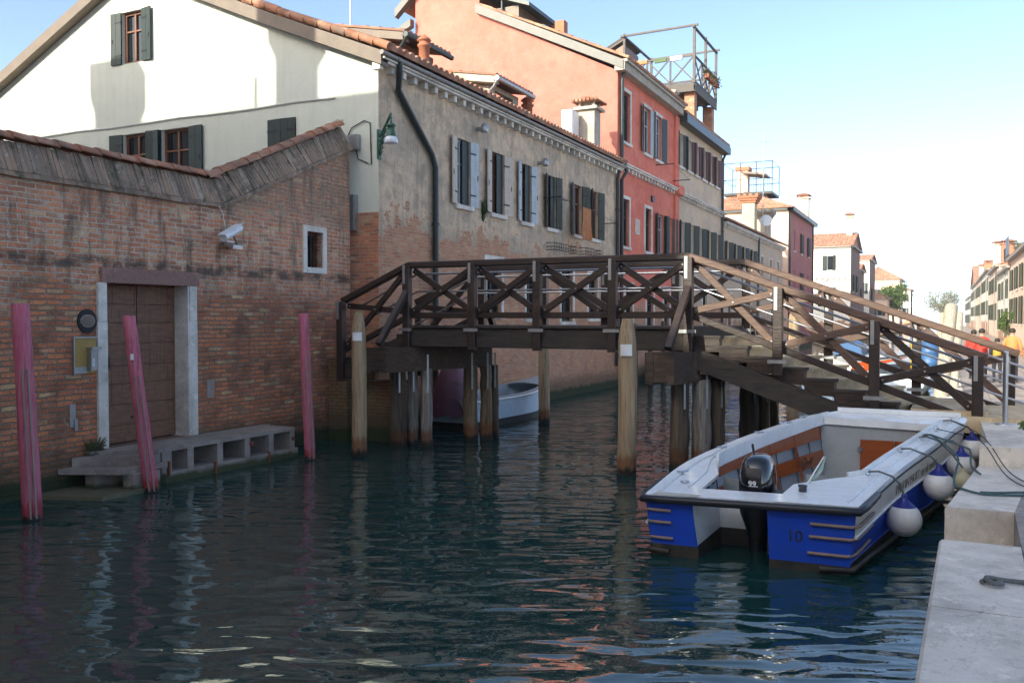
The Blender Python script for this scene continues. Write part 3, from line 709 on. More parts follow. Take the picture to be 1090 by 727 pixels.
# fittings on the wall
o=thing('oval_plaque','dark oval plaque with a pale yellow rim, fixed to the brick above the yellow box','plaque',F.P(9.37,2.56,0))
for (ru,rz,t_,m_,nm) in ((.165,.185,.03,'iron','backplate'),(.13,.10,.04,'palegrey','rim'),(.105,.078,.048,'fascia','face')):
    p=MB(); n=24; c0=F.P(9.37,2.56,t_)
    p.poly([F.P(9.37+ru*math.cos(2*math.pi*i/n),2.56+rz*math.sin(2*math.pi*i/n),t_) for i in range(n)],(1,0,0),.03 if nm=='backplate' else .012); p.build(nm,M[m_],o)
M['ochre']=simple('faded_ochre_panel',(.42,.26,.05),(.34,.24,.10),5,rough=.6)
o=thing('intercom_box','faded yellow panel with a grey metal hood over its buttons, on brick beside the door','intercom',F.P(9.33,2.1,0))
p=MB(); F.box(p,9.13,9.52,1.76,2.30,.0,.03); p.build('panel',M['ochre'],o)
p=MB(); F.box(p,9.11,9.13,1.74,2.32,0,.05); F.box(p,9.13,9.52,2.30,2.32,0,.05); F.box(p,9.13,9.34,1.76,1.86,.03,.05); p.build('frame',M['galv'],o)
p=MB(); F.box(p,9.35,9.53,2.12,2.16,.03,.15); F.box(p,9.35,9.37,1.80,2.12,.03,.13); F.box(p,9.37,9.53,1.80,2.12,.03,.045); p.build('hood',M['galv'],o)
p=MB(); F.box(p,9.42,9.47,1.86,1.98,.045,.055); p.build('button_plate',M['signwhite'],o)
o=thing('security_camera','white tubular security camera on a bracket high on the brick wall','camera',F.P(12.55,4.2,0))
p=MB(); a_=V((-11.42,11.82,4.02)); b_=V((-11.52,12.33,4.24)); dd_=(b_-a_).normalized(); p.tube([a_,b_],[.075,.075],16); p.beam(a_-dd_*.07+V((0,0,.07)),b_-dd_*.02+V((0,0,.075)),.15,.012); p.build('camera_body',M['signwhite'],o)
p=MB(); F.box(p,12.30,12.50,3.92,4.02,0,.05); p.tube([F.P(12.4,3.97,.04),F.P(12.35,3.95,.25),F.P(12.15,4.08,.36)],.018,8); p.build('bracket',M['galv'],o)
o=thing('floodlight','small flat grey floodlight pointing down, fixed under the security camera','floodlight',F.P(12.3,3.98,0))
p=MB(); p.hexa([F.P(12.22,3.93,.05),F.P(12.46,3.93,.05),F.P(12.46,3.86,.28),F.P(12.22,3.86,.28)],[F.P(12.22,4.0,.05),F.P(12.46,4.0,.05),F.P(12.46,3.93,.28),F.P(12.22,3.93,.28)]); p.build('housing',M['galv'],o)
p=MB(); p.tube([F.P(12.34,4.02,.02),F.P(12.30,4.2,.03),F.P(12.22,4.5,.04),F.P(12.1,4.62,.07)],.009,6); p.build('cable',M['signwhite'],o)
p=MB(); F.box(p,9.05,9.15,.95,1.30,0,.02); F.box(p,9.12,9.17,.9,1.08,.02,.04)
single(p,'rusted_wall_plate',M['galv'],'small grey metal plate low on the brick left of the door','metal plate',F.P(9.1,1,0))
p=MB(); F.box(p,11.83,12.0,1.18,1.5,0,.015)
single(p,'cement_patch_plate',M['galv'],'small grey metal plate on the brick right of the door','metal plate',F.P(11.9,1.2,0))
def weed(loc,label,n=60,r=.22,h=.3,m='leafbr',name='wall_weed',flat=None,seed=1):
    rr=random.Random(seed); mb=MB(); c0=V(loc)
    for i in range(n):
        a=rr.uniform(0,6.28); s=rr.uniform(.3,1); d=V((math.cos(a)*r*s,math.sin(a)*r*s,rr.uniform(.15,1)*h))
        if flat: d.x=abs(d.x)*flat
        mid=c0+d*.5+V((0,0,h*.12)); e=c0+d; w_=V((-math.sin(a),math.cos(a),0))*rr.uniform(.008,.022)
        mb.quad(c0+d*.1-w_*.4,c0+d*.1+w_*.4,mid+w_,mid-w_); mb.quad(mid-w_,mid+w_,e+w_*.2,e-w_*.2)
        for j in range(2):
            e2=mid+V((rr.uniform(-1,1),rr.uniform(-1,1),rr.uniform(-.3,1)))*.06; mb.quad(e2,e2+V((.03,.01,.01)),e2+V((.03,.03,.03)),e2+V((0,.03,.015)))
    return single(mb,name,M[m],label,'plant',loc)
weed((XW+.04,9.42,.36),'straggly olive weed rooted at the wall foot beside the door step',150,.24,.42,flat=.8)
# landing stage
o=thing('landing_stage','low grey landing stage with square openings along its front, below the brown door','landing stage',(-11.4,11,0))
p=MB(); 
p.hexa([(-11.80,9.30,.50),(-11.0,9.95,.50),(-10.96,13.15,.50),(-11.80,13.20,.50)],[(-11.80,9.30,.56),(-11.0,9.95,.56),(-10.96,13.15,.56),(-11.80,13.20,.56)])
p.build('deck',M['concrete'],o)
p=MB(); p.hexa([(-11.78,9.5,-.3),(-10.99,10.10,-.3),(-10.93,13.2,-.3),(-11.78,13.2,-.3)],[(-11.78,9.5,.17),(-10.99,10.10,.17),(-10.93,13.2,.17),(-11.78,13.2,.17)]); p.build('base_beam',M['concrete'],o)
for i,y in enumerate((10.03,10.55,11.2,11.85,12.45,13.02)):
    p=MB(); w_=.26 if i==0 else .17
    p.box(-11.74,-11.0+i*.006,y,y+w_*.75,.172,.498); o_=p.build('pillar',M['concrete'],o)
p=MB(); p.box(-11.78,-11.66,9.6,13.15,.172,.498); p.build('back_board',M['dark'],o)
for q_ in (((-10.98,12.0,.4),(-10.95,12.0,.4),.045),((-10.98,13.1,.35),(-10.95,13.1,.35),.035)):
    p=MB(); p.tube(q_[:2],q_[2],12); p.build('iron_boss',M['walnut'],o)
for q_ in ((-10.985,-10.94,10.12,10.15,.12,.35),(-10.98,-10.93,11.1,11.13,-.05,.2),(-10.97,-10.92,12.4,12.43,-.05,.2)):
    p=MB(); p.box(*q_); p.build('iron_strap',M['walnut'],o)
p=MB(); p.hexa([(-11.82,8.83,.28),(-10.93,9.22,.28),(-10.90,10.05,.28),(-11.82,9.52,.28)],[(-11.82,8.83,.36),(-10.93,9.22,.36),(-10.90,10.05,.36),(-11.82,9.52,.36)])
p.hexa([(-11.8,9.05,.362),(-11.02,9.62,.362),(-11.0,10.0,.362),(-11.8,9.5,.362)],[(-11.8,9.05,.498),(-11.02,9.62,.498),(-11.0,10.0,.498),(-11.8,9.5,.498)])
p.build('upper_step',M['concrete'],o)
p=MB()
for a_ in ((-11.55,9.08),(-11.03,9.32)): p=MB(); p.box(a_[0],a_[0]+.22,a_[1],a_[1]+.5,-.2,.279); p.build('step_block',M['concrete'],o)
p=MB(); p.hexa([(-11.82,8.35,-.3),(-10.75,8.72,-.3),(-10.70,9.6,-.3),(-11.82,9.6,-.3)],[(-11.82,8.35,.06),(-10.75,8.72,.06),(-10.70,9.6,.06),(-11.82,9.6,.06)])
M['mossy']=simple('mossy_wet_step',(.16,.14,.09),(.06,.075,.03),5,rough=.6); p.build('mossy_step',M['mossy'],o)
# ------------------------------------------------------------------ mooring posts
def mooring(name,base,top,r,mat,label,cat='mooring post',group='mooring posts',taper=.9,tip=.0,bend=.0,strips=(),plate=None,n=18,seed=0,cap=None):
    b=V(base);t=V(top); L=(t-b).length; o=thing(name,label,cat,(b.x,b.y,0),group); mb=MB()
    pts=[];rs=[]
    K=14; b2=b+(b-t).normalized()*1.2; rr=random.Random(seed)
    tl=(tip/L)
    for i in range(K+1):
        f=i/K; p=b2.lerp(t-(t-b).normalized()*tip,f); off=V((math.sin(f*3.1)*bend,math.sin(f*2.3+1)*bend*.6,0))
        pts.append(p+off+V((rr.uniform(-1,1),rr.uniform(-1,1),0))*r*.03); rs.append(r*(1+(taper-1)*f)*(1+rr.uniform(-.025,.02)))
    off=pts[-1]-(t-(t-b).normalized()*tip)
    if tip>0:
        pts+= [pts[-1].lerp(t+off,.5),t+off]; rs+=[rs[-1]*.84,rs[-1]*.58]
    else: pts+=[t+off+V((0,0,.012))]; rs+=[rs[-1]*.82]
    mb.tube(pts,rs,n); mb.build('shaft',M[mat],o)
    if strips:
        for (a,z0,z1,m_,wd) in strips:
            s=MB(); d=(t-b).normalized()
            f0=(z0-b.z)/(t.z-b.z); f1=(z1-b.z)/(t.z-b.z)
            rad=lambda f:r*(1+(taper-1)*(f*L+1.2)/(L+1.2))+.010
            e=V((math.cos(a),math.sin(a),0)); s.beam(b.lerp(t,f0)+e*rad(f0),b.lerp(t,f1)+e*rad(f1),wd,.022,e); s.build('metal_strip',M[m_],o)
    if plate:
        z,hh,ang,span=plate; s=MB(); f=(z-b.z)/(t.z-b.z); c0=b.lerp(t,f); rad=r*(1+(taper-1)*f)*1.06+.004; n_=8; vs=[]
        for k_ in range(n_+1):
            a=ang-span/2+span*k_/n_
            for zz in (-hh/2,hh/2):
                for q_ in (rad,rad+.006): vs.append(c0+V((math.cos(a)*q_,math.sin(a)*q_,zz)))
        fs=[]
        for k_ in range(n_):
            i=4*k_; j=i+4; fs+=[(i+1,j+1,j+3,i+3),(i,i+2,j+2,j),(i+2,i+3,j+3,j+2),(i,j,j+1,i+1)]
        fs+=[(0,1,3,2),(4*n_,4*n_+2,4*n_+3,4*n_+1)]
        s.add(vs,fs); s.build('plate',M['signwhite'],o)
    if cap: 
        s=MB(); s.lathe((t.x,t.y,t.z+.004),[(rs[-1]*.95,0),(rs[-1]*.5,.02),(.001,.024)],14); s.build('cap',M[cap],o)
    return o
M['mosscap']=simple('bright_green_paint',(.06,.30,.05),(.05,.18,.04),8,rough=.8)
PI=math.pi
mooring('mooring_post',(-10.62,7.56,0),(-10.72,7.50,2.78),.125,'pinkpost','tall straight pink mooring post standing left of the landing steps, nearest of the pink ones',strips=((-.75,.02,1.95,'palegrey',.02),(-.25,.02,1.95,'palegrey',.02)),taper=.86,group='pink mooring posts')
mooring('mooring_post',(-10.69,9.54,0),(-10.92,9.36,2.63),.115,'pinkpost','leaning pink mooring post standing in front of the brown door',strips=((-.95,.02,1.75,'palegrey',.018),(-.35,.02,1.75,'palegrey',.016)),taper=.78,group='pink mooring posts',plate=(2.03,.09,-.95,.45),seed=2)
mooring('mooring_post',(-10.49,13.01,0),(-10.60,12.97,2.68),.105,'pinkpost','slim pink mooring post right of the landing stage, in front of the barred window',strips=((-.9,.02,2.0,'palegrey',.014),(-.3,.02,2.0,'palegrey',.02)),taper=.86,group='pink mooring posts',seed=3)
mooring('mooring_post',(-9.96,13.76,0),(-9.93,13.76,2.70),.152,'postwood','pale wooden mooring post with a green tip, at the left end of the bridge',tip=.34,plate=(2.26,.16,-1.15,1.2),group='pale wooden mooring posts',taper=.88,cap='mosscap',seed=4,bend=.02)
mooring('mooring_post',(-4.75,14.05,0),(-4.72,14.05,2.60),.170,'postwood','thick pale wooden mooring post with a white plate, in front of mid bridge',tip=.38,plate=(2.08,.19,-1.35,1.15),group='pale wooden mooring posts',taper=.9,seed=5,bend=.02)
mooring('mooring_post',(-8.94,20.15,0),(-8.94,20.15,2.45),.150,'postwood','pale wooden post standing behind the bridge to the right of the light blue boat',group='pale wooden mooring posts',tip=.25,seed=6)
mooring('mooring_post',(-3.05,20.6,0),(-3.02,20.6,2.78),.130,'postwood','yellowish wooden post behind the bridge, seen between the stair and the right hand piles',group='pale wooden mooring posts',tip=.15,seed=7)
# ------------------------------------------------------------------ grey house with the cream gable
XG=-11.25
gh=thing('plastered_house','low house with grey peeling canal front and a cream gable end','house',(-16,24,0))
gw=[(20.17,5.52,.72,1.70),(22.13,5.5,.78,1.70),(24.0,5.46,.70,1.72),(25.9,5.45,.70,1.66),(28.15,5.42,.78,1.70),(29.75,5.42,.78,1.70)]
lowin=[(21.9,2.7,.9,1.5),(24.4,2.6,.8,1.6),(27.2,2.5,1.0,1.7),(29.6,2.6,.9,1.6)]
sw=[(-18.83,9.16,.74,1.32),(-18.75,5.9,.9,1.45),(-17.35,5.9,.95,1.45),(-13.95,5.75,.82,1.5)]
prof=[(-27,7.72),(-18.8,11.46),(-13.94,9.35),(XG,8.25)]
body,F,S=shell(gh,-27,XG,16.35,32.2,-1,8.25,fh=[hole(*w_) for w_ in gw+lowin],sh=[hole(*w_) for w_ in sw],fm='greyst',sm='cream',prof=prof,nprof=prof)
# bare brick corner of the side wall
p=MB(); Face('-y',16.35).box(p,-13.2,XG+.004,-.5,4.95,.002,.02); p.build('bare_brick_corner',M['brick'],gh)
shs=[(168,171),(168,171),(166,170),(160,170)]
mats=[('pale','bluepale'),('pale','pale'),('bluepale','bluepale'),('sage','sage')]
for i,w_ in enumerate(gw[:4]):
    window(F,gh,*w_,fr='bluepale' if i==0 else 'walnut',sh=None if False else shs[i],shm=mats[i],sillm='stone')
window(F,gh,*gw[4],sh=(166,160),shm=('sage','sage')); window(F,gh,*gw[5],sh=(150,168),shm=('green','sage'))
for i,w_ in enumerate(lowin): window(F,gh,*w_,fr='green',surround='stone',sill=True)
# inner dark green shutter leaves folded in the openings
for w_ in gw[:4]:
    p=MB(); F.box(p,w_[0]+.02,w_[0]+w_[2]/2-.01,w_[1]+.02,w_[1]+w_[3]-.02,-.07,-.03); p.build('inner_shutter',M['green'],gh)
# side windows
window(S,gh,*sw[0],fr='walnut',sh=(178,172),shm=('green','green'),curtain=True,sill=False)
window(S,gh,*sw[1],fr='walnut',sh=(176,172),shm=('green','green'),sill=False); window(S,gh,*sw[2],fr='walnut',sh=(172,176),shm=('green','green'),sill=False)
window(S,gh,*sw[3],fr='walnut',sh=(3,3),shm=('green','green'),sill=False)
cornice(F,gh,16.15,32.15,8.17,brackets=.46,out=.25,h=.10,mat='stone',bw=.13,bh=.15)
p=MB(); p.tube([F.P(16.0,8.32,.33),F.P(32.15,8.32,.33)],.052,10); 
for i in range(12): p.tube([F.P(16.6+i*1.35,8.32,.33),F.P(16.66+i*1.35,8.32,.33)],.062,10)
p.build('gutter',M['gutter'],gh)
# verge boards with tiles above
p=MB()
for (a,b) in zip(prof[1:],prof[2:]):
    z0=-.06; p.poly([(a[0],16.35-.26,a[1]+z0),(b[0]+ (.25 if b[0]==XG else 0),16.35-.26,b[1]+z0-(.1 if b[0]==XG else 0)),(b[0]+(.25 if b[0]==XG else 0),16.35-.26,b[1]+z0+.30-(.1 if b[0]==XG else 0)),(a[0],16.35-.26,a[1]+z0+.30)],(0,-1,0),.27)
a,b=prof[0],prof[1]; p.poly([(a[0],16.09,a[1]-.06),(b[0],16.09,b[1]-.06),(b[0],16.09,b[1]+.24),(a[0],16.09,a[1]+.24)],(0,-1,0),.27)
p.build('verge_board',M['fascia'],gh)
p=MB()
roof_sheet(p,(-10.84,16.2,8.46),(-10.84,32.17,8.46),(-13.94,16.2,9.66),(-13.94,32.17,9.66),row=.36,pitch=.25,amp=.085)
roof_sheet(p,(-13.94,16.2,9.68),(-13.94,32.17,9.68),(-18.8,16.2,11.76),(-18.8,32.17,11.76),row=.5,pitch=.25,n=4)
roof_sheet(p,(-27,16.2,8.02),(-27,32.17,8.02),(-18.8,16.2,11.76),(-18.8,32.17,11.76),row=1,pitch=.5,n=4)
# verge tiles
for (x0,z0,x1,z1) in ((-18.8,11.80,-13.94,9.72),(-13.94,9.70,-10.9,8.50)):
    n=int(abs(x1-x0)/.36)
    for i in range(n):
        f=i/n; f2=(i+1.1)/n; p.tube([(x0+(x1-x0)*f,16.22,z0+(z1-z0)*f+.02),(x0+(x1-x0)*f2,16.22,z0+(z1-z0)*f2)],[.085,.10],8)
rf=p.build('roof',M['tile'],gh)
downpipe(F,gh,[(16.75,8.35,.30),(16.75,8.05,.30),(17.0,7.75,.10),(18.45,6.55,.10),(18.62,6.25,.10),(18.62,.8,.10)],r=.075)
downpipe(F,gh,[(31.98,8.3,.2),(31.98,7.9,.1),(31.98,.8,.1)],r=.07,mat='pipe')
# roof dormers
def dormer(xl,xr,y0,y1,zl,zr,zb,fas,label=None):
    p=MB(); S_=Face('-y',y0); S_.wall(p,xl,xr-.35,zb,[(xl,zl-.1),(xr-.35,zr-.05)]); Face('+y',y1).wall(p,xl,xr-.35,zb,[(xl,zl-.1),(xr-.35,zr-.05)]); Face('+x',xr-.35).wall(p,y0,y1,zb,zr-.05,[(y0+.4,y1-.4,zb+.5,zr-.2)])
    d=p.build('dormer',M['walnut'] if fas=='fascia' else M['chim'],gh)
    q=MB(); q.poly([(xl,y0-.3,zl-.12),(xr,y0-.3,zr-.16),(xr,y0-.3,zr+.06),(xl,y0-.3,zl+.1)],(0,-1,0),.3); q.build('dormer_verge',M[fas],d)
    q=MB(); roof_sheet(q,(xr+.05,y0-.3,zr+.08),(xr+.05,y1+.3,zr+.08),(xl,y0-.3,zl+.12),(xl,y1+.3,zl+.12)); q.build('dormer_roof',M['tile'],d)
    q=MB(); q.tube([(xr+.08,y0-.3,zr-.02),(xr+.08,y1+.3,zr-.02)],.075,8); q.tube([(xr+.08,y0-.25,zr-.05),(xr-.05,y0-.22,zr-.25),(xr-.3,y0-.15,zr-.4),(xr-.34,y0-.1,zb)],.05,8); q.build('dormer_gutter',M['pipe'] if fas=='fascia' else M['galv'],d)
dormer(-16.6,-12.65,19.8,21.6,10.72,9.95,9.0,'fascia')
dormer(-15.6,-12.3,24.3,26.4,10.45,9.88,9.0,'chim')
chimney_pot(rf,-11.82,19.2,8.85,9.72,.135); chimney_pot(rf,-12.55,26.9,9.0,10.0,.17)
chimney_sq(rf,-11.62,30.2,8.5,10.35,.62,.62,'chim',head=.08)
o=thing('rooftop_cooling_unit','white box shaped cooling unit beside the pale square chimney','cooling unit',(-12.0,29.4,9)); p=MB(); p.box(-12.25,-11.85,29.1,29.75,9.05,9.95); p.build('casing',M['signwhite'],o); p=MB(); p.box(-12.2,-11.75,29.1,29.6,8.7,9.04); p.build('bracket',M['galv'],o)
# fittings on the grey front
o=thing('wall_lamp','green bell shaped lamp on a bracket at the cream and grey corner','lamp',(XG,16.35,6.2))
p=MB(); c0=(-10.75,16.1,0); p.tube([(-11.22,16.38,6.6),(-10.75,16.1,7.0)],.028,8); p.tube([(-11.24,16.36,6.15),(-11.15,16.32,6.5),(-10.95,16.2,6.72)],.022,8)
for i in range(5): p.tube([(-11.22,16.36,6.2+i*.1),(-11.22+.09+.03*math.sin(i),16.31,6.25+i*.09),(-11.2+i*.06,16.35-i*.035,6.32+i*.085)],.02,6)
p.box(-11.26,-11.22,16.30,16.42,6.1,6.75); p.build('bracket',M['greenmetal'],o)
p=MB(); p.lathe((-10.75,16.1,6.50),[(0.1216,0),(0.1056,0.0256),(0.0832,0.1408),(0.0768,0.2176),(0.1024,0.2304),(0.096,0.2624),(0.032,0.3008),(0.0288,0.3584),(0.0192,0.384),(0.0288,0.4096),(0.0128,0.448),(0.01152,0.512),(0.00064,0.5248)],18); p.build('lamp_hood',M['greenmetal'],o)
p=MB(); p.lathe((-10.75,16.1,6.35),[(0.064,0),(0.1376,0.0128),(0.1504,0.032),(0.144,0.096),(0.1184,0.1536)],18); p.build('lamp_glass',M['lampglass'],o)
def wallbox(name,F_,u0,u1,z0,z1,o1,mat,label,cat,lid=True):
    o=thing(name,label,cat,F_.P((u0+u1)/2,z0,0)); p=MB(); F_.box(p,u0,u1,z0,z1,0,o1); p.build('casing',M[mat],o)
    if lid: p=MB(); F_.box(p,u0+.02,u1-.02,z0+.02,z1-.02,o1+.001,o1+.015); p.build('lid',M[mat],o)
    return o
S=Face('-y',16.35)
wallbox('junction_box',S,-12.05,-11.72,6.35,6.68,.12,'galv','pale grey junction box with a looping cable on the cream wall beside the green lamp','box')
p=MB(); pts=[S.P(-12.05+.33*0,6.68,.03),S.P(-11.95,6.85,.03),S.P(-11.6,6.98,.03),S.P(-11.45,6.92,.03),S.P(-11.42,6.0,.03),S.P(-11.55,6.05,.03),S.P(-11.78,6.15,.03),S.P(-11.82,6.34,.03)]
p.tube(pts,.012,6); single(p,'electric_cable',M['iron'],'thin dark cable looping round the junction box by the lamp','cable',S.P(-11.7,6.5,0))
wallbox('meter_cabinet',S,-12.02,-11.80,4.55,5.35,.14,'galv','narrow grey meter cabinet low on the cream wall above the bare brick corner','cabinet')
p=MB(); p.tube([S.P(-24,7.50,.03)]+[S.P(-22+i*1.2,7.57+.02*math.sin(i*2),.03) for i in range(9)],.014,5); single(p,'wall_cable',M['galv'],'thin cable running along the cream gable wall just above its lower windows','cable',S.P(-18,7,0))
p=MB(); p.tube([S.P(-21.9,6.3,.05),S.P(-21.75,6.6,.18),S.P(-21.7,6.9,.2)],.05,8); p.box(-22,-21.8,16.15,16.35,6.4,6.5); single(p,'lamp_bracket',M['galv'],'small bent grey pipe fitting at the left of the cream gable','pipe fitting',S.P(-21.8,6.3,0))
for i,(u,z) in enumerate(((20.9,7.62),(24.9,7.35),)):
    p=MB(); p.tube([F.P(u,z,.0),F.P(u,z,.22)],.06,10); p.lathe(F.P(u,z-.1,.25),[(.09,0),(.11,.05),(.09,.2),(.03,.24)],12)
    single(p,'wall_vent',M['galv'],('small round metal lamp under the cornice above the first window pair','small round metal vent under the cornice above the third window')[i],'wall fitting',F.P(u,z,0))
def rail(u0,u1,z):
    p=MB(); 
    for zz in (z,z+.1,z+.22): p.tube([F.P(u0,zz,0),F.P(u0,zz,.28),F.P(u1,zz,.28),F.P(u1,zz,0)],.012,5)
    n=int((u1-u0)/.14)
    for i in range(n+1): p.tube([F.P(u0+(u1-u0)*i/n,z,.28),F.P(u0+(u1-u0)*i/n,z+.22,.28)],.008,4)
    return p
single(rail(25.5,27.4,4.75),'flower_box_rack',M['iron'],'empty black flower rack on the grey front under the dark green fourth window','rack',F.P(26,4.75,0))
single(rail(28.2,29.8,4.78),'flower_box_rack',M['iron'],'empty black flower rack on the grey front right of the hanging orange towel','rack',F.P(29,4.75,0))
p=MB(); 
for u in (25.3,30.6): p.tube([F.P(u,6.35 if u<28 else 6.05,0),F.P(u,6.35 if u<28 else 6.05,.62)],.018,6)
p.tube([F.P(25.3,6.35,.60),F.P(30.6,6.05,.60)],.006,4); p.tube([F.P(25.3,6.35,.5),F.P(30.6,6.05,.5)],.006,4)
p.tube([F.P(25.3,6.35,.30),F.P(26.5,6.38,.30)],.02,6)
single(p,'clothes_line',M['iron'],'clothes line on iron arms along the grey front','clothes line',F.P(28,6.2,0))
M['towel']=simple('orange_patterned_towel',(.50,.15,.07),(.42,.30,.14),7,rough=.95)
p=MB(); n=8;vs=[]
for i in range(n+1):
    u=27.1+.7*i/n; w_=.02*math.sin(i*1.7)
    for j in range(7):
        z=6.24-1.05*j/6; vs.append(F.P(u+.03*math.sin(j+i),z,.60+w_*(1+j*.5)))
fs=[(i*7+j,i*7+j+1,(i+1)*7+j+1,(i+1)*7+j) for i in range(n) for j in range(6)]
p.add(vs,fs); p.add([v+V((-.012,0,0)) for v in vs],[f[::-1] for f in fs]); single(p,'hanging_towel',M['towel'],'orange patterned towel hanging from the clothes line on the grey front','towel',F.P(27.4,5.2,.6))
for i,(u,z,s) in enumerate(((21.25,4.9,.5),)):
    weed(F.P(u,z+.3,.02),'thin creeper growing down the grey front between the first two windows',90,.16,.7,'leafdk',flat=.4,seed=5)
weed(S.P(-12.0,0.6,.0),'green weed on the brick at the foot of the cream wall behind the bridge',30,.15,.3,'leafdk',seed=8)
for i,(y,z,lb) in enumerate(((12.35,5.2,'weed tuft in the dip of the brick wall coping'),(13.1,5.48,'weed tuft on the rising coping just past the dip'),(15.9,6.80,'weed tuft at the top end of the rising coping'))):
    weed((XW-.15,y,z),lb,35,.14,.16,'leafbr',seed=20+i)
# far dark roof at left edge
o=thing('back_house','dark roofed house partly seen at the far left behind the gable','house',(-34,26,0)); p=MB(); 
p.box(-44,-31,26,34,0,10.9); p.build('wall',M['chim'],o); p=MB(); roof_sheet(p,(-44,25.6,11.0),(-30.2,25.6,11.0),(-44,30,12.6),(-30.6,30,12.6),n=4,pitch=.3,row=.6); p.build('roof',M['fascia'],o)
antenna((-31.5,27,11),3.6,'tall thin antenna on the dark roof at the far left')
antenna((-15.4,21,10.2),2.6,'antenna mast standing above the first roof dormer',az=1)
# ------------------------------------------------------------------ pink and coral house
ph=thing('coral_house','tall coral red canal house with a bare salmon pink gable end','house',(-16,36,0))
rw=[(33.2,9.45,.95,1.95),(35.9,9.45,.95,1.90),(37.55,9.45,.95,1.9),(33.15,5.4,.9,1.85),(36.1,5.4,.85,1.8),(37.95,5.4,.95,1.75),(39.35,5.4,.95,1.75),(33.6,1.9,.9,2.0),(36.4,1.8,1.0,2.2),(38.9,1.9,.9,2.0)]
pf=[(-20.25,16.1),(-18.8,17.5),(-17.2,16.6),(-17.19,15.0),(XG,12.0)]
body,F2,S2=shell(ph,-20.25,XG,32.2,40.6,-1,12.0,fh=[hole(*w_) for w_ in rw],fm='red',sm='pink',prof=pf,nprof=pf)
for i,w_ in enumerate(rw):
    if i in (1,2): window(F2,ph,*w_,fr='bluepale',sh=(164,168),shm=('green','bluepale') if i==1 else ('green','green'),surround='stone',straps=False)
    elif i in (5,6): window(F2,ph,*w_,fr='bluepale',sh=(164,166),shm=('green','sage'),straps=False)
    else: window(F2,ph,*w_,fr='sage' if i in(0,3,4) else 'green',surround='stone',straps=False)
cornice(F2,ph,32.25,40.5,8.42,brackets=.42,out=.22,h=.13,bw=.14,bh=.14)
p=MB(); F2.box(p,32.0,40.4,11.95,12.25,-.05,.35); F2.box(p,32.0,40.4,12.251,12.35,-.05,.45); p.build('eave_board',M['chim'],ph)
p=MB(); roof_sheet(p,(XG+.5,32.0,12.4),(XG+.5,40.55,12.4),(-17.1,32.0,15.35),(-17.1,40.55,15.35),row=.6); roof_sheet(p,(-21.0,32.0,15.75),(-21.0,40.55,15.75),(-18.8,32.0,17.7),(-18.8,40.55,17.7),row=1,pitch=.5,n=4); roof_sheet(p,(-17.0,32.0,16.6),(-17.0,40.55,16.6),(-18.8,32.0,17.7),(-18.8,40.55,17.7),row=1,pitch=.5,n=4); rf2=p.build('roof',M['tile'],ph)
p=MB(); Face('-y',32.2)
p.poly([(-17.25,31.95,15.0),(XG+.3,31.95,11.98),(XG+.3,31.95,12.32),(-17.25,31.95,15.36)],(0,-1,0),.28); p.poly([(-21.1,31.9,15.35),(-18.8,31.9,17.4),(-18.8,31.9,17.75),(-21.1,31.9,15.7)],(0,-1,0),.3)
p.poly([(-21.4,31.8,14.3),(-20.26,31.8,14.85),(-20.26,31.8,15.15),(-21.4,31.8,14.6)],(0,-1,0),.3)
p.build('verge_board',M['slatefascia'],ph)
p=MB(); p.box(-17.1,-15.6,32.6,35,14.3,15.25); dd=p.build('roof_hatch',M['fascia'],rf2)
p=MB(); p.hexa([(-17.3,32.3,15.9),(-15.0,32.3,15.05),(-15.0,35.2,15.05),(-17.3,35.2,15.9)],[(-17.3,32.3,16.05),(-15.0,32.3,15.2),(-15.0,35.2,15.2),(-17.3,35.2,16.05)]); p.tube([(-16.3,32.5,14.9),(-16.3,32.5,15.6)],.06,8); p.build('hatch_roof',M['pipe'],rf2)
downpipe(F2,ph,[(32.45,12.2,.25),(32.45,11.7,.1),(32.45,8.7,.1),(32.45,8.2,.3),(32.45,7.9,.1),(32.45,.8,.1)],r=.07)
p=MB(); F2.box(p,40.0,40.62,.0,11.9,0,.10); F2.box(p,39.9,40.8,8.3,8.7,.0,.3); p.build('flue_strip',M['red'],ph)
chimney_sq(rf2,-11.55,40.35,12.1,13.9,.75,.6,'chim',head=0.0) if False else None
p=MB(); p.box(-11.7,-11.2,39.95,40.5,11.9,12.95); p.box(-11.75,-11.15,39.9,40.55,12.951,13.05); c_=p.build('chimney',M['chim'],ph); p=MB(); p.box(-11.57,-11.33,39.93,39.95,12.65,12.78); p.build('smoke_slot',M['dark'],c_)
p=MB(); p.box(-14.4,-14.0,33.5,33.9,13.8,14.7); c_=p.build('chimney',M['terra'],ph)
o=thing('wall_plaque','small pale rectangular plaque on the coral front between two lower windows','plaque',F2.P(34.6,6,0)); p=MB(); F2.box(p,34.38,34.88,6.0,6.6,0,.04); p.build('plate',M['stone'],o); p=MB(); F2.box(p,34.43,34.83,6.05,6.55,.041,.05); p.build('face',M['pale'],o)
p=MB(); F2.box(p,36.5,36.8,7.55,7.8,0,.08); p.tube([F2.P(37.2,9.2,0),F2.P(37.2,9.2,.8)],.02,6); p.tube([F2.P(39.9,8.9,0),F2.P(39.9,8.9,.8)],.02,6); p.tube([F2.P(37.2,9.2,.75),F2.P(39.9,8.9,.75)],.01,4)
single(p,'clothes_line',M['iron'],'clothes line on short iron arms on the coral front below the paired windows','clothes line',F2.P(38,9,0))
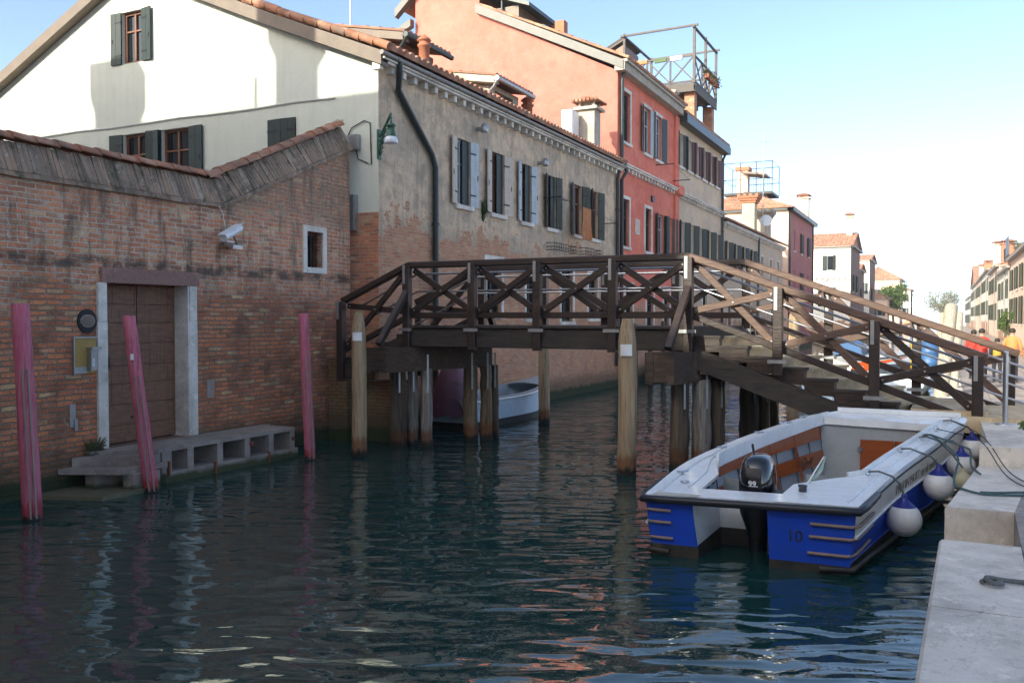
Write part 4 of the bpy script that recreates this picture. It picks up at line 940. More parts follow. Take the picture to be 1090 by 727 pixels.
# ------------------------------------------------------------------ beige house with roof terrace
bh=thing('beige_house','tall beige canal house with a row of maroon shutters beneath a wooden roof terrace','house',(-16,45,0))
bw=[(41.25,9.75,.8,1.55),(42.75,9.75,.85,1.5),(44.2,9.75,.85,1.5),(45.65,9.75,.85,1.5),(47.1,9.75,.85,1.5),(48.5,9.75,.85,1.5),(41.5,5.5,.9,1.7),(43.2,5.5,.9,1.7),(44.9,5.5,.9,1.7),(46.9,5.5,.85,1.7),(48.6,5.5,.85,1.7),(42.5,1.9,1,2.2),(46,1.9,1,2.2)]
body,F3,_=shell(bh,-22,XG,40.62,49.9,-1,11.75,fh=[hole(*w_) for w_ in bw],fm='beige',sm='beige')
for i,w_ in enumerate(bw):
    if i==0: window(F3,bh,*w_,fr='bluepale',sh=(164,166),shm=('green','green'),straps=False)
    elif i<6: window(F3,bh,*w_,fr='bluepale',sh=(160,158),shm=('maroon','maroon'),straps=False)
    elif i<11: window(F3,bh,*w_,fr='bluepale',sh=(158,160),shm=('green','sage' if i%2 else 'green'),straps=False)
    else: window(F3,bh,*w_,fr='green',surround='stone')
cornice(F3,bh,40.7,49.9,8.35,brackets=.42,out=.22,h=.13,bw=.14,bh=.14)
p=MB(); F3.box(p,40.7,50.0,11.7,12.1,-.05,.45); p.build('eave_gutter',M['pipe'],bh)
p=MB(); roof_sheet(p,(XG+.4,40.7,12.2),(XG+.4,50.0,12.2),(-16.6,40.7,14.0),(-16.6,50.0,14.0),row=.6); roof_sheet(p,(-22,40.7,12.2),(-22,50.0,12.2),(-16.6,40.7,14.0),(-16.6,50.0,14.0),row=1,pitch=.5,n=4); p.build('roof',M['tile'],bh)
downpipe(F3,bh,[(49.6,11.8,.3),(49.6,11.4,.1),(49.6,.8,.1)],r=.07)
al=thing('roof_terrace','grey wooden roof terrace on brick pillars above the coral and beige houses','roof terrace',(-13,45.5,12))
x0,x1,y0,y1,zd=-14.8,-11.2,43.4,48.0,14.08
p=MB(); p.box(x0,x1,y0,y1,zd,zd+.10); 
for i in range(8): p.box(x0+.05+i*.5,x0+.15+i*.5,y0,y1,zd-.22,zd-.001)
p.box(x0,x1,y0-.06,y0-.001,zd-.3,zd+.12); p.box(x1+.001,x1+.06,y0,y1,zd-.3,zd+.12); p.build('deck',M['altwood'],al)
for (xx,yy) in ((x1-.3,y0+.5),(x1-.3,y1-.4),(x0+.3,y0+.5),(x0+.3,y1-.4)):
    p=MB(); p.box(xx-.25,xx+.25,yy-.25,yy+.25,11.9,zd-.22); p.build('brick_pillar',M['brick'] if xx<-13 else M['brick'],al)
for (xx,yy) in ((x0,y0),(x1,y0),(x0,y1),(x1,y1),(x1,(y0+y1)/2)):
    p=MB(); p.beam((xx,yy,zd+.1),(xx,yy,17.05),.12,.12,(0,1,0)); p.build('post',M['altwood'],al)
p=MB(); 
for a,b in (((x0-.2,y0,16.95),(x1+.2,y0,17.0)),((x0-.2,y1,16.95),(x1+.2,y1,17.0)),((x0,y0-.2,16.9),(x0,y1+.2,16.9)),((x1,y0-.2,16.9),(x1,y1+.2,16.9))): p.beam(a,b,.1,.09)
p.build('top_frame',M['altwood'],al)
def xrail(a,b,z0,z1,n,up,par,mat='altwood',wd=.08):
    a,b=V(a),V(b); p=MB(); p.beam(a+V((0,0,z1)),b+V((0,0,z1)),wd,wd); p.beam(a+V((0,0,z0)),b+V((0,0,z0)),wd,wd)
    for i in range(n):
        c=a.lerp(b,i/n);d=a.lerp(b,(i+1)/n); p.beam(c+V((0,0,z0)),d+V((0,0,z1)),wd*.7,wd*.8); p.beam(c+V((0,0,z1)),d+V((0,0,z0)),wd*.68,wd*.78)
        if i: p.beam(c+V((0,0,z0)),c+V((0,0,z1)),wd,wd,up)
    return p.build('railing',M[mat],par)
xrail((x0,y0,0),(x1,y0,0),zd+.2,zd+1.45,3,(0,1,0),al); xrail((x1,y0,0),(x1,y1,0),zd+.2,zd+1.45,3,(1,0,0),al); xrail((x0,y1,0),(x1,y1,0),zd+.2,zd+1.45,3,(0,1,0),al)
p=MB(); p.hexa([(-18.4,43.6,13.4),(x0-.1,43.6,13.4),(x0-.1,46,13.4),(-18.4,46,13.4)],[(-18.4,43.6,14.9),(x0-.1,43.6,16.6),(x0-.1,46,16.6),(-18.4,46,14.9)]); p.build('stair_hatch',M['walnut'],al)
p=MB(); p.beam((-18.6,43.5,15.0),(x0,43.5,16.9),.14,.2); p.beam((-18.6,46,15.0),(x0,46,16.9),.12,.14); p.poly([(-18.6,43.4,15.1),(x0,43.4,17.0),(x0,46.05,17.0),(-18.6,46.05,15.1)],(-.45,0,.88),.06); p.build('hatch_frame',M['altwood'],al)
for i,(xx,mm,lb) in enumerate(((-13.9,'towel','reddish cloth hung over the roof terrace railing'),(-12.9,'leafdk','dark green cloth hung over the roof terrace railing'),(-12.1,'signwhite','white cloth hung over the roof terrace railing near its corner'))):
    p=MB(); p.hexa([(xx-.30,y0-.07,zd+1.30),(xx+.30,y0-.07,zd+1.32),(xx+.30,y0+.07,zd+1.32),(xx-.30,y0+.07,zd+1.30)],[(xx-.30,y0-.06,zd+1.50),(xx+.30,y0-.06,zd+1.51),(xx+.30,y0+.06,zd+1.51),(xx-.30,y0+.06,zd+1.50)]); roughen(p,.03,4); single(p,'draped_cloth',M[mm],lb,'cloth',(xx,y0,zd+1.1),'cloths drying on the roof terrace')
for i in range(3):
    yy=y0+2.0+i*.9; o=thing('flower_box','trailing plant box hung outside the side railing of the roof terrace','flower box',(x1+.2,yy,zd+.7),'flower boxes on the roof terrace')
    p=MB(); p.box(x1+.08,x1+.30,yy-.3,yy+.3,zd+.75,zd+.95); p.build('box',M['terra'],o)
    rr=random.Random(i); p=MB()
    for j in range(90):
        c=V((x1+.2+rr.gauss(0,.12),yy+rr.gauss(0,.22),zd+1.0+rr.gauss(0,.14))); e=V((rr.uniform(-1,1),rr.uniform(-1,1),rr.uniform(-1,1))).normalized()*.07; f_=e.cross(V((.3,.5,.8))).normalized()*.05; p.quad(c-e,c+f_,c+e,c-f_)
    p.build('foliage',M['leafbr'],o)
# ------------------------------------------------------------------ long low sand house
sh_=thing('sand_house','long low sand coloured canal house beyond the beige one, with two stout chimneys','house',(-15,60,0))
xs=-11.25
lw=[(51.3,5.3,.9,1.7),(53.6,5.3,.9,1.7),(56.0,5.3,.9,1.7),(58.6,5.3,.9,1.7),(62,5.1,.9,1.7),(65.5,5.1,.9,1.7),(68.5,5.1,.9,1.7),(52,1.8,1,2.2),(57,1.8,1,2.2),(61,1.8,1,2.2),(66,1.8,1,2.2)]
body,F4,_=shell(sh_,-19,xs,49.92,70.6,-1,7.95,fh=[hole(*w_) for w_ in lw],fm='sand',sm='sand')
for i,w_ in enumerate(lw):
    if i<4: window(F4,sh_,*w_,fr='bluepale',sh=(160,162),shm=('green','green'),straps=False)
    else: window(F4,sh_,*w_,fr='sage' ,surround='stone',straps=False)
cornice(F4,sh_,50,70.6,7.9,brackets=.6,out=.26,h=.14,bw=.18,bh=.16)
p=MB(); roof_sheet(p,(xs+.4,49.95,8.15),(xs+.4,70.7,8.15),(-15.2,49.95,9.9),(-15.2,70.7,9.9),row=.7,pitch=.28,n=4); roof_sheet(p,(-19,49.95,8.15),(-19,70.7,8.15),(-15.2,49.95,9.9),(-15.2,70.7,9.9),row=1,pitch=.6,n=4); rf4=p.build('roof',M['tile'],sh_)
downpipe(F4,sh_,[(59.9,8.0,.2),(59.9,.8,.1)],r=.07)
M['limechim']=simple('lichen_stained_chimney',(.55,.52,.36),(.30,.30,.18),1.4,rough=.9)
for (cx,cy,zt_,w_,m_,hd_) in ((-12.6,64.6,11.3,.85,'limechim',.12),(-12.35,67.6,10.5,1.3,'chim',.25)):
    p=MB(); p.box(cx-w_/2,cx+w_/2,cy-.5,cy+.5,8.0,zt_-.5); c_=p.build('chimney',M[m_],rf4)
    p=MB(); 
    for k in range(3): e=.06+.09*k+hd_*.3; p.box(cx-w_/2-e,cx+w_/2+e,cy-.5-e,cy+.5+e,zt_-.499+k*.16,zt_-.345+k*.16)
    for k in range(4): p.tube([(cx-w_/2-.2+k*(w_+.4)/3,cy-.8,zt_),(cx-w_/2-.2+k*(w_+.4)/3,cy+.8,zt_+.05)],.13,8)
    p.build('chimney_head',M['terra'] if m_=='limechim' else M['fascia'],c_)
o=thing('satellite_dish','dark round satellite dish in front of the second stout chimney','satellite dish',(-11.8,66.6,9)); p=MB(); p.lathe((0,0,0),[(.001,0),(.2,.02),(.42,.1)],20); 
for i,v in enumerate(p.v): p.v[i]=V((-11.75,66.3,9.7))+Matrix.Rotation(R(80),3,'X')@Matrix.Rotation(.3,3,'Y')@v
p.build('dish',M['galv'],o); p=MB(); p.tube([(-11.8,66.6,8.2),(-11.8,66.6,9.7),(-11.75,66.3,9.7)],.03,6); p.build('mast',M['galv'],o)
antenna((-11.9,65.9,8.4),7.5,'tallest thin antenna, between the two stout chimneys',7,.4); antenna((-15,63,9.5),4.6,'shorter thin antenna left of the stout chimneys',6,.2)
# ------------------------------------------------------------------ mauve house, metal terrace
mh=thing('mauve_house','tall dusky mauve canal house with a peach side wall and hipped tile roof','house',(-16,80,0))
mw=[(76.5,8.2,.8,1.7),(80.5,8.2,.8,1.7),(84.8,8.2,.8,1.7),(76.5,4.7,.8,1.8),(80.5,4.7,.8,1.8),(84.8,4.7,.8,1.8)]
body,F5,S5=shell(mh,-19.5,XG,73.3,87.9,-1,11.3,fh=[hole(*w_) for w_ in mw],sh=[hole(-13.2,8.2,.7,1.7)],fm='mauve',sm='peach')
for i,w_ in enumerate(mw): window(F5,mh,*w_,fr='bluepale',sh=(165,165) if i in(1,2,4) else None,shm=('green','green'),straps=False,sill=True)
window(S5,mh,-13.2,8.2,.7,1.7,fr='bluepale',sill=True)
p=MB(); F5.box(p,73.0,88.2,11.2,11.42,-.05,.4); S5.box(p,-19.5,XG+.4,11.2,11.42,0,.3); p.build('eave_gutter',M['pipe'],mh)
rm=hip_roof(mh,-19.5,XG,73.3,87.9,11.45,13.4,pitch=.35,row=.7)
downpipe(F5,mh,[(73.6,11.2,.1),(73.6,.8,.1)],r=.07); downpipe(F5,mh,[(87.3,11.2,.1),(87.3,.8,.1)],r=.07)
chimney_sq(rm,-11.9,86.6,11.4,14.0,.9,.9,'peach',head=.1)
o=thing('metal_roof_terrace','light metal roof terrace standing beyond the lichen stained chimney','roof terrace',(-15,78,12))
p=MB(); p.box(-17.0,-13.0,76,79.5,13.0,13.2); p.build('deck',M['iron'],o)
for xx in (-16.6,-14.0): p=MB(); p.box(xx-.35,xx+.35,77,78,11.6,12.99); p.build('base_wall',M['peach'],o)
p=MB()
for xx in (-17,-15.6,-14.3,-13):
    for yy in (76,79.5): p.tube([(xx,yy,13.2),(xx,yy,15.7)],.035,6)
for zz in (14.3,15.7):
    p.tube([(-17,76,zz),(-13,76,zz),(-13,79.5,zz),(-17,79.5,zz)],.03,6,closed=True)
for i in range(22): p.tube([(-17+i*4/21,76,13.2),(-17+i*4/21,76,14.3)],.012,4)
p.build('railing',M['iron'],o)
p=MB(); p.box(-16.2,-15.3,77.5,78.4,13.2,15.3); c_=p.build('chimney',M['peach'],o); p=MB(); p.box(-16.35,-15.15,77.35,78.55,15.301,15.6); p.build('chimney_head',M['terra'],c_)
p=MB(); p.hexa([(-15.6,76.2,14.9),(-13.6,76.2,14.6),(-13.6,78.6,14.6),(-15.6,78.6,14.9)],[(-15.6,76.2,15.05),(-13.6,76.2,14.75),(-13.6,78.6,14.75),(-15.6,78.6,15.05)]); p.build('canopy',M['fascia'],o)
# ------------------------------------------------------------------ farther left bank
def farhouse(name,label,x0,x1,y0,y1,z,zr,fm,sm,fw,sw_=(),roof='x',shm='green',front='+x',group=None,surr=None,chim=()):
    t=thing(name,label,'house',((x0+x1)/2,(y0+y1)/2,0),group)
    body,F_,S_=shell(t,x0,x1,y0,y1,-.5,z,front=front,fh=[hole(*w_) for w_ in fw],sh=[hole(*w_[:4]) for w_ in sw_],fm=fm,sm=sm,nprof=None)
    for i,w_ in enumerate(fw): window(F_,t,*w_,fr='bluepale',sh=(165,165),shm=(shm,shm),straps=False,surround=surr,mull=False,rec=.1)
    for w_ in sw_: window(S_,t,*w_[:4],fr='bluepale',sh=w_[4] if len(w_)>4 else (176,176),shm=(shm,shm),straps=False,mull=False)
    p=MB(); F_.box(p,y0-.1,y1+.1,z-.05,z+.12,-.05,.35); S_.box(p,x0,x1,z-.04,z+.11,0,.3); p.build('eave_board',M['gutter'],t)
    if roof=='x': # ridge along x, slope seen from the camera
        p=MB(); yr=(y0+y1)/2; roof_sheet(p,(x0-.3,y0-.35,z+.13),(x1+.3,y0-.35,z+.13),(x0-.3,yr,zr),(x1+.3,yr,zr),pitch=.4,row=.9,n=4); roof_sheet(p,(x0-.3,y1+.35,z+.13),(x1+.3,y1+.35,z+.13),(x0-.3,yr,zr),(x1+.3,yr,zr),pitch=.6,row=1.2,n=4)
        Face('+x',x1).wall(p,y0,y1,z,[(y0,z+.1),(yr,zr-.1),(y1,z+.1)]); Face('-x',x0).wall(p,y0,y1,z,[(y0,z+.1),(yr,zr-.1),(y1,z+.1)]); r_=p.build('roof',M['tile'],t)
    elif roof=='hip': r_=hip_roof(t,x0,x1,y0,y1,z+.13,zr,pitch=.5,row=1.0)
    else:
        p=MB(); xr=(x0+x1)/2; roof_sheet(p,(x1+.35,y0,z+.13),(x1+.35,y1,z+.13),(xr,y0,zr),(xr,y1,zr),pitch=.5,row=1,n=4); roof_sheet(p,(x0-.35,y0,z+.13),(x0-.35,y1,z+.13),(xr,y0,zr),(xr,y1,zr),pitch=.5,row=1,n=4)
        Face('-y',y0).wall(p,x0,x1,z,[(x0,z+.1),(xr,zr-.1),(x1,z+.1)]); r_=p.build('roof',M['tile'],t)
    for (cx,cy,zz,w_) in chim: chimney_sq(r_,cx,cy,z,zz,w_,w_,'chim' if w_<1 else 'terra',head=.1)
    return t,F_,S_
t,f_,s_=farhouse('cream_house','cream house facing the camera beyond the mauve one, terracotta roof above two green shutters',-18,-8.95,100,111,10.2,12.1,'brown','white',[(103,5.5,.9,1.8),(107,5.5,.9,1.8)],[(-10.9,7.7,.9,1.6,(176,60)),(-11.3,3.9,.9,2.0),(-14,7.7,.9,1.6)],chim=[(-9.5,104.5,14.0,.6)])
p=MB(); s_.box(p,-18,-8.95,6.9,7.15,0,.2); 
for i in range(16): s_.box(p,-17.9+i*.58,-17.65+i*.58,6.65,6.9,0,.18)
p.build('string_course',M['stone'],t)
farhouse('brown_house','narrow dark brown house between the cream house and the far roofs',-16,-9.6,118,126,8.6,9.6,'brown','brown',[(121,4.5,.9,1.8)],[(-10.6,5,.7,1.4)],roof='x')
farhouse('pale_house','narrow pale house with a grey tiled roof beyond the dark brown house',-15,-9.3,131,142,10.6,11.7,'brown','white',[(135,5,.9,1.8)],[(-10.2,6,.7,1.5)],roof='x')
farhouse('red_roofed_house','distant house with a broad orange hipped roof above a round green tree',-14,-6.9,165,178,9.2,11.6,'white','peach',[(170,5,1,2)],[(-10,6,1,1.6),(-8.3,6,1,1.6)],roof='hip')
farhouse('small_peach_house','small distant peach house left of the round green tree',-13,-7.9,148,154,5.6,7.2,'peach','peach',[(150,3,.8,1.2)],[(-9,3,.8,1.2)],roof='y')
farhouse('far_grey_house','distant grey house by the water right of the round green tree',-12,-6.3,200,212,8.4,9.2,'brown','white',[(204,3,1,2),(204,6,1,1.5)],[(-7.5,3,.9,1.8),(-7.5,6,.9,1.5)],roof='hip')
farhouse('low_pale_house','lowest pale building at the far end of the canal, beside the bare tree',-1.0,4.8,330,340,4.6,5.6,'white','white',[],[(1.5,2,1,1.5),(3,2,1,1.5)],roof='hip')
# ------------------------------------------------------------------ trees
def tree(name,label,loc,H,cr,n,mat,leaf=.16,group=None,bare=False,seed=1,cz=.68,flat=.8):
    rr=random.Random(seed); t=thing(name,label,'tree',loc,group); x,y,z=loc; p=MB(); tips=[]
    p.tube([(x,y,z-.3),(x+.1,y,z+H*.25),(x-.05,y,z+H*.5)],[H*.035,H*.028,H*.02],8)
    for i in range(14 if not bare else 22):
        a=rr.uniform(0,6.28); e=V((x+math.cos(a)*cr*rr.uniform(.4,.95),y+math.sin(a)*cr*rr.uniform(.4,.95),z+H*rr.uniform(cz-.12,1.0))); b=V((x,y,z+H*rr.uniform(.35,.55))); m_=b.lerp(e,.5)+V((0,0,H*.05)); p.tube([b,m_,e],[H*.014,H*.008,H*.003],5); tips.append(e); tips.append(m_)
        for j in range(3): e2=e+V((rr.uniform(-1,1),rr.uniform(-1,1),rr.uniform(0,1)))*cr*.25; p.tube([m_,e2],[H*.005,H*.0015],4); tips.append(e2)
    p.build('trunk',M['barkm'],t); c=MB()
    for i in range(n):
        b=rr.choice(tips); q=b+V((rr.gauss(0,1),rr.gauss(0,1),rr.gauss(0,flat)))*cr*.17; e=V((rr.uniform(-1,1),rr.uniform(-1,1),rr.uniform(-1,1))).normalized()*leaf*rr.uniform(.6,1.3); f_=e.cross(V((rr.random(),rr.random(),.8))).normalized()*leaf*.55; c.quad(q-e,q+f_,q+e,q-f_)
    c.build('crown',M[mat],t); return t
tree('round_tree','round green tree in front of the distant orange roof',(-7.5,156,.3),7.0,2.3,4200,'leaf',leaf=.2,seed=3,cz=.6)
tree('bare_tree','thin half bare tree at the far end of the canal',(-.6,300,.3),9.0,5.5,1500,'leafbr',leaf=.3,bare=True,seed=5)
# ------------------------------------------------------------------ right bank row
rows=[ # label, y0,y1,x0, z, zr, mat, roof
 ('peach_house','nearest house of the right bank row, tall and peach, cut by the photo edge',40,85.8,5.0,7.45,9.3,'peach','y','sage'),
 ('white_house','white house with a dark roof terrace on the right bank',86,104,5.0,6.95,8.0,'white','y','sage'),
 ('orange_house','narrow orange rendered house on the right bank beyond the white one, green shutters',104.2,125,5.0,8.0,9.6,'peach','y','sage'),
 ('ivory_house','ivory house on the right bank with washing and green shutters, fourth along the row',125.2,150,5.0,8.7,10.5,'white','y','sage'),
 ('salmon_house','salmon house on the right bank with a tall brick chimney, fifth along the row',150.2,176,5.0,8.6,10.4,'peach','y','sage'),
 ('gabled_house','white house with a brown roof slope facing the camera, farthest tall one on the right',176.2,205,5.0,8.6,12.6,'white','x','sage'),
 ('low_white_house','low white house ending the right bank row',205.2,260,5.0,7.2,8.4,'white','y','sage')]
for i,(nm,lb,y0,y1,x0,z,zr,mm,rf_,sm_) in enumerate(rows):
    fw=[]; st=(y1-y0)/max(2,int((y1-y0)/5))
    y=y0+st/2
    while y<y1:
        fw+= [(y,z-2.6,1.1,1.7),(y,1.5 if i else 2.2,1.1,2.0)] if z<7.6 else [(y,z-2.6,1.1,1.7),(y,z-5.6,1.1,1.8)]; y+=st
    t,f_,s_=farhouse(nm,lb,x0,x0+11,y0,y1,z,zr,mm,mm,fw,(),roof=rf_,shm=sm_,front='-x',chim=[] if i in (0,1) else [(x0+.9,y0+2.0,z+2.6+(i%2)*.8,.9 if i%2 else 1.2)])
    for k in range(2): downpipe(f_,t,[(y0+.4+k*6.5,z,.1),(y0+.4+k*6.5,.9,.1)],r=.06,mat='gutter')
o=thing('balcony_terrace','dark framed roof terrace with plants on the white house of the right bank','roof terrace',(6,92,7.2))
p=MB(); p.box(5.1,7.6,90,98,8.05,8.25); p.build('deck',M['iron'],o); p=MB(); p.box(5.4,7.4,91,97,6.95,8.049); p.build('base_wall',M['brick'],o)
p=MB(); p.box(5.0,5.08,90,93.5,8.25,9.9); p.build('screen',simple('blue_grey_screen',(.06,.09,.13),rough=.5) ,o)
p=MB()
for i in range(14): p.tube([(5.1,90+i*.6,8.25),(5.1,90+i*.6,9.2)],.02,4)
p.tube([(5.1,90,9.2),(5.1,98,9.2)],.03,5); p.tube([(5.1,90,9.2),(7.6,90,9.2)],.03,5); p.build('railing',M['iron'],o)
o2=weed((5.9,91,8.3),'plants growing on the roof terrace of the white house',200,1.1,1.6,'leafbr','terrace_plant',seed=31)
t=tree('wall_shrub','bright yellow green climber on the nearest house of the right bank',(3.6,66,.52),2.3,.38,1300,'leaf',leaf=.08,seed=11,cz=.5,flat=1.8)
# ------------------------------------------------------------------ bridge
br=thing('footbridge','dark timber footbridge with crossed railings and stone steps down to the quay','bridge',(-6,16,0))
YB=15.1; OX,OY=.55,1.9
def B(x,z,f=0,dy=0): return V((x+OX*f,YB+OY*f+dy,z))
zr=3.66; slope=.367
def rz(x): return zr if -9.63<=x<=-3.94 else (zr-(x+3.94)*slope if x>-3.94 else zr-(-9.63-x)*.43)
def lz(x): return 2.66 if -9.63<=x<=-3.94 else (2.64-(x+3.94)*slope if x>-3.94 else 2.64-(-9.63-x)*.43)
xa=[-9.63,-8.15,-6.78,-5.31,-3.94]; xb=[-2.45,-.98,.46]; xl=-11.25
RX=.15
for f,dy in ((0,-.02),(1,.02)):
    side='near' if f==0 else 'far'
    # main girder
    p=MB(); 
    for (a,b) in ((-9.55,-6.9),(-6.895,-4.0)): p.beam(B(a,2.225,f,.0),B(b,2.225,f,.0),.20,.37,bev=.015)
    p.build('girder',M['black'],br)
    p=MB(); p.beam(B(-9.6,2.44,f,-.02),B(-3.95,2.44,f,-.02),.26,.045); p.build('deck_edge_board',M['black'],br)
    for x in [xl]+xa+xb:
        z1=rz(x)-.02; z0=2.0 if -9.7<x<-3.9 else (1.08 if x>.3 else lz(x)-.42)
        if x==xl: z0=1.3
        p=MB(); o_=-.13 if f==0 else .13
        p.beam(B(x,z0,f,o_),B(x,z1,f,o_),.155,.14,(0,1,0),bev=.01); po=p.build('post',M['timber'],br)
        s=MB(); s.beam(B(x-.03,z1-.36,f,o_*1.0-.075),B(x-.03,z1+.02,f,o_-.075),.055,.012,(0,1,0)); s.build('steel_strap',M['galv'],po)
        if -9.7<x<.3:
            s=MB(); zz=2.38 if x<-3.9 else lz(x)-.20
            s.beam(B(x-.15,zz,f,o_-.082),B(x+.15,zz,f,o_-.082),.02,.06); s.build('foot_bracket',M['galv'],po)
    for (a,b) in ((xl,xa[0]),(xa[0],xa[-1]),(xa[-1],xb[-1]+.12)):
        ra,rb=rz(a),rz(b); p=MB(); p.beam(B(a,ra,f,-.04 if f==0 else .04),B(b,rb,f,-.04 if f==0 else .04),.17,.125,bev=.02); p.build('handrail',M['sunlit' if a>-5 else 'timber'],br)  # stair flight handrails get the painted-in sunlight colour
        zb_=lz(b) if b<.3 else lz(.3); p=MB(); p.beam(B(a,lz(a),f,0),B(b if b<.3 else .3,zb_,f,0),.10,.115,bev=.012); p.build('lower_rail',M['timber'],br)
    xs_=[xl]+xa+xb
    for a,b in zip(xs_,xs_[1:]):
        d=.07; 
        for k,(za,zb_) in enumerate(((rz(a)-.10,lz(b)+.07),(lz(a)+.07,rz(b)-.10))):
            if b>.3 and k==0: zb_=1.22
            p=MB(); w=(-.035 if k else .035); p.beam(B(a+d,za,f,w),B(b-d,zb_,f,w),.07,.115,bev=.01)
            p.mi=1
            for tt in (.04,.5,.96):
                cc=B(a+d,za,f,w).lerp(B(b-d,zb_,f,w),tt); p.tube([cc+V((0,-.035,0)),cc+V((0,-.052,0))],.016,8)
            p.build('brace',[M['sunlit' if (-4<a<-2.3 or (a>-4 and f==1)) else 'timber'],M['galv']],br)  # braces where the sun falls get the painted-in lighter colour
    # steel tubes inside the railing
    df=.09 if f==0 else -.09; ff=f+df
    for dz_,r_ in ((-.17,.022),(-.52,.018)):
        pts=[B(xl+.1,rz(xl)+dz_,ff),B(xa[0],zr+dz_,ff),B(xa[-1],zr+dz_,ff),B(xb[-1]+.2,rz(xb[-1]+.2)+dz_,ff),B(1.9,rz(1.7)+dz_,ff)]
        p=MB(); p.tube(pts,r_,10); p.build('steel_handrail',M['steel'],br)
# outward props
for x in (xa[0],xa[-1]):
    p=MB(); p.beam(B(x-.12,2.1,0,-.95),B(x,3.12,0,-.16),.12,.12,(0,1,0),bev=.012); p.build('prop',M['timber'],br)
    p=MB(); p.beam(B(x+OX*1.15,2.1,1,.95),B(x+OX*.15,3.12,1,.16),.12,.12,(0,1,0),bev=.012) if False else p.beam(B(x,2.1,1,.9),B(x,3.12,1,.16),.12,.12,(0,1,0),bev=.012); p.build('prop',M['timber'],br)
p=MB(); n=38
for i in range(n):
    x=-9.62+i*(5.7/n); p.hexa([B(x,2.40,.03),B(x+.14,2.40,.03),B(x+.14,2.40,.97),B(x,2.40,.97)],[B(x,2.455,.03),B(x+.14,2.455,.03),B(x+.14,2.455,.97),B(x,2.455,.97)])
p.build('deck',M['plank'],br)
# stair flight
NS=8; run=.465; rise=.171
for i in range(NS):
    x0=-3.92+i*run; z=2.455-rise*(i+1); e=run+.03
    p=MB(); 
    def hx(a,b,z0,z1,f0=.07,f1=.95): p.hexa([B(a,z0,f0),B(b,z0,f0),B(b,z0,f1),B(a,z0,f1)],[B(a,z1,f0),B(b,z1,f0),B(b,z1,f1),B(a,z1,f1)])
    hx(x0-.02,x0+run-.02,z-rise-.02,z-.045); hx(x0-.02,x0+run+.02,z-.0445,z); st=p.build('step',M['tread'],br)
    p=MB(); hx(x0,x0+run+.0,z-.26,z-.02,.015,.068); p.mi=1; hx(x0-.01,x0+run+.03,z-.019,z+.025,.005,.069); p.build('step_cheek',[M['timber'],M['black']],st)
p=MB(); p.hexa([B(-3.97,2.2,.05),B(-3.92,2.2,.05),B(-3.92,2.2,.95),B(-3.97,2.2,.95)],[B(-3.97,2.46,.05),B(-3.92,2.46,.05),B(-3.92,2.46,.95),B(-3.97,2.46,.95)]); p.build('deck_end_board',M['black'],br)
for f,dy in ((0,.0),(1,.0)):
    p=MB(); a=B(-3.85,0,f);b=B(-.05,0,f)
    za=2.10;zb_=za-3.8*.372; p.hexa([a+V((0,-.1,za-.36)),b+V((0,-.1,zb_-.36)),b+V((0,.1,zb_-.36)),a+V((0,.1,za-.36))],[a+V((0,-.1,za)),b+V((0,-.1,zb_)),b+V((0,.1,zb_)),a+V((0,.1,za))]); p.build('stringer',M['black'],br)
# left flight
for i in range(4):
    x1=-9.62-i*.42; z=2.455-.17*(i+1); p=MB(); p.hexa([B(x1-.44,z-.2,.05),B(x1,z-.2,.05),B(x1,z-.2,.95),B(x1-.44,z-.2,.95)],[B(x1-.44,z,.05),B(x1,z,.05),B(x1,z,.95),B(x1-.44,z,.95)]); p.build('step',M['black'],br)
for f in (0,1):
    p=MB(); p.beam(B(-9.6,2.15,f),B(-11.2,1.5,f),.2,.34,bev=.01); p.build('stringer',M['black'],br)
# pile bents
def bent(x0,piles,capz0,capz1,f0,f1,wd):
    p=MB()
    a=B(x0,0,f0);b=B(x0,0,f1)
    for k,(o0,o1,e0) in enumerate(((-wd/2,-wd/2+.14,0),(wd/2-.14,wd/2,.0))):
        p.hexa([a+V((o0,0,capz0)),a+V((o1,0,capz0)),b+V((o1,0,capz0)),b+V((o0,0,capz0))],[a+V((o0,0,capz1)),a+V((o1,0,capz1)),b+V((o1,0,capz1)),b+V((o0,0,capz1))])
    p.build('pile_cap_beam',M['oldwood'],br)
    for t in (0.0,.48,.8): 
        p=MB(); c=a.lerp(b,t); p.hexa([c+V((-wd/2+.13,.02,capz0+.03)),c+V((wd/2-.13,.02,capz0+.03)),c+V((wd/2-.10,.5,capz0+.03)),c+V((-wd/2+.16,.5,capz0+.03))],[c+V((-wd/2+.13,.02,capz1-.01)),c+V((wd/2-.13,.02,capz1-.01)),c+V((wd/2-.10,.5,capz1-.01)),c+V((-wd/2+.16,.5,capz1-.01))])
        p.build('pile_cap_block',M['oldwood'],br)
    for (f,dx,r,m_,sd) in piles:
        c=B(x0,0,f)+V((dx,0,0)); rr=random.Random(sd); q=MB(); pts=[];rs=[]
        for i in range(15):
            z=-1.2+(capz0+1.22+.02)*i/14; pts.append(c+V((rr.uniform(-1,1)*.012+ (z-1)*-.01,rr.uniform(-1,1)*.012,z))); rs.append(r*(1.06-.1*i/14)*(1+rr.uniform(-.04,.04)))
        q.tube(pts,rs,16)
        for i,v in enumerate(q.v): q.v[i]=v+noise.noise_vector(V((v.x*9,v.y*9,v.z*1.2+sd)))*.022
        o_=q.build('pile',M[m_],br)
        s=MB(); s.beam(c+V((r*.75,-r*.78,capz0-.45)),c+V((r*.75,-r*.78,capz0+.32)),.035,.012,(1,-1,0)); s.build('steel_strap',M['galv'],o_)
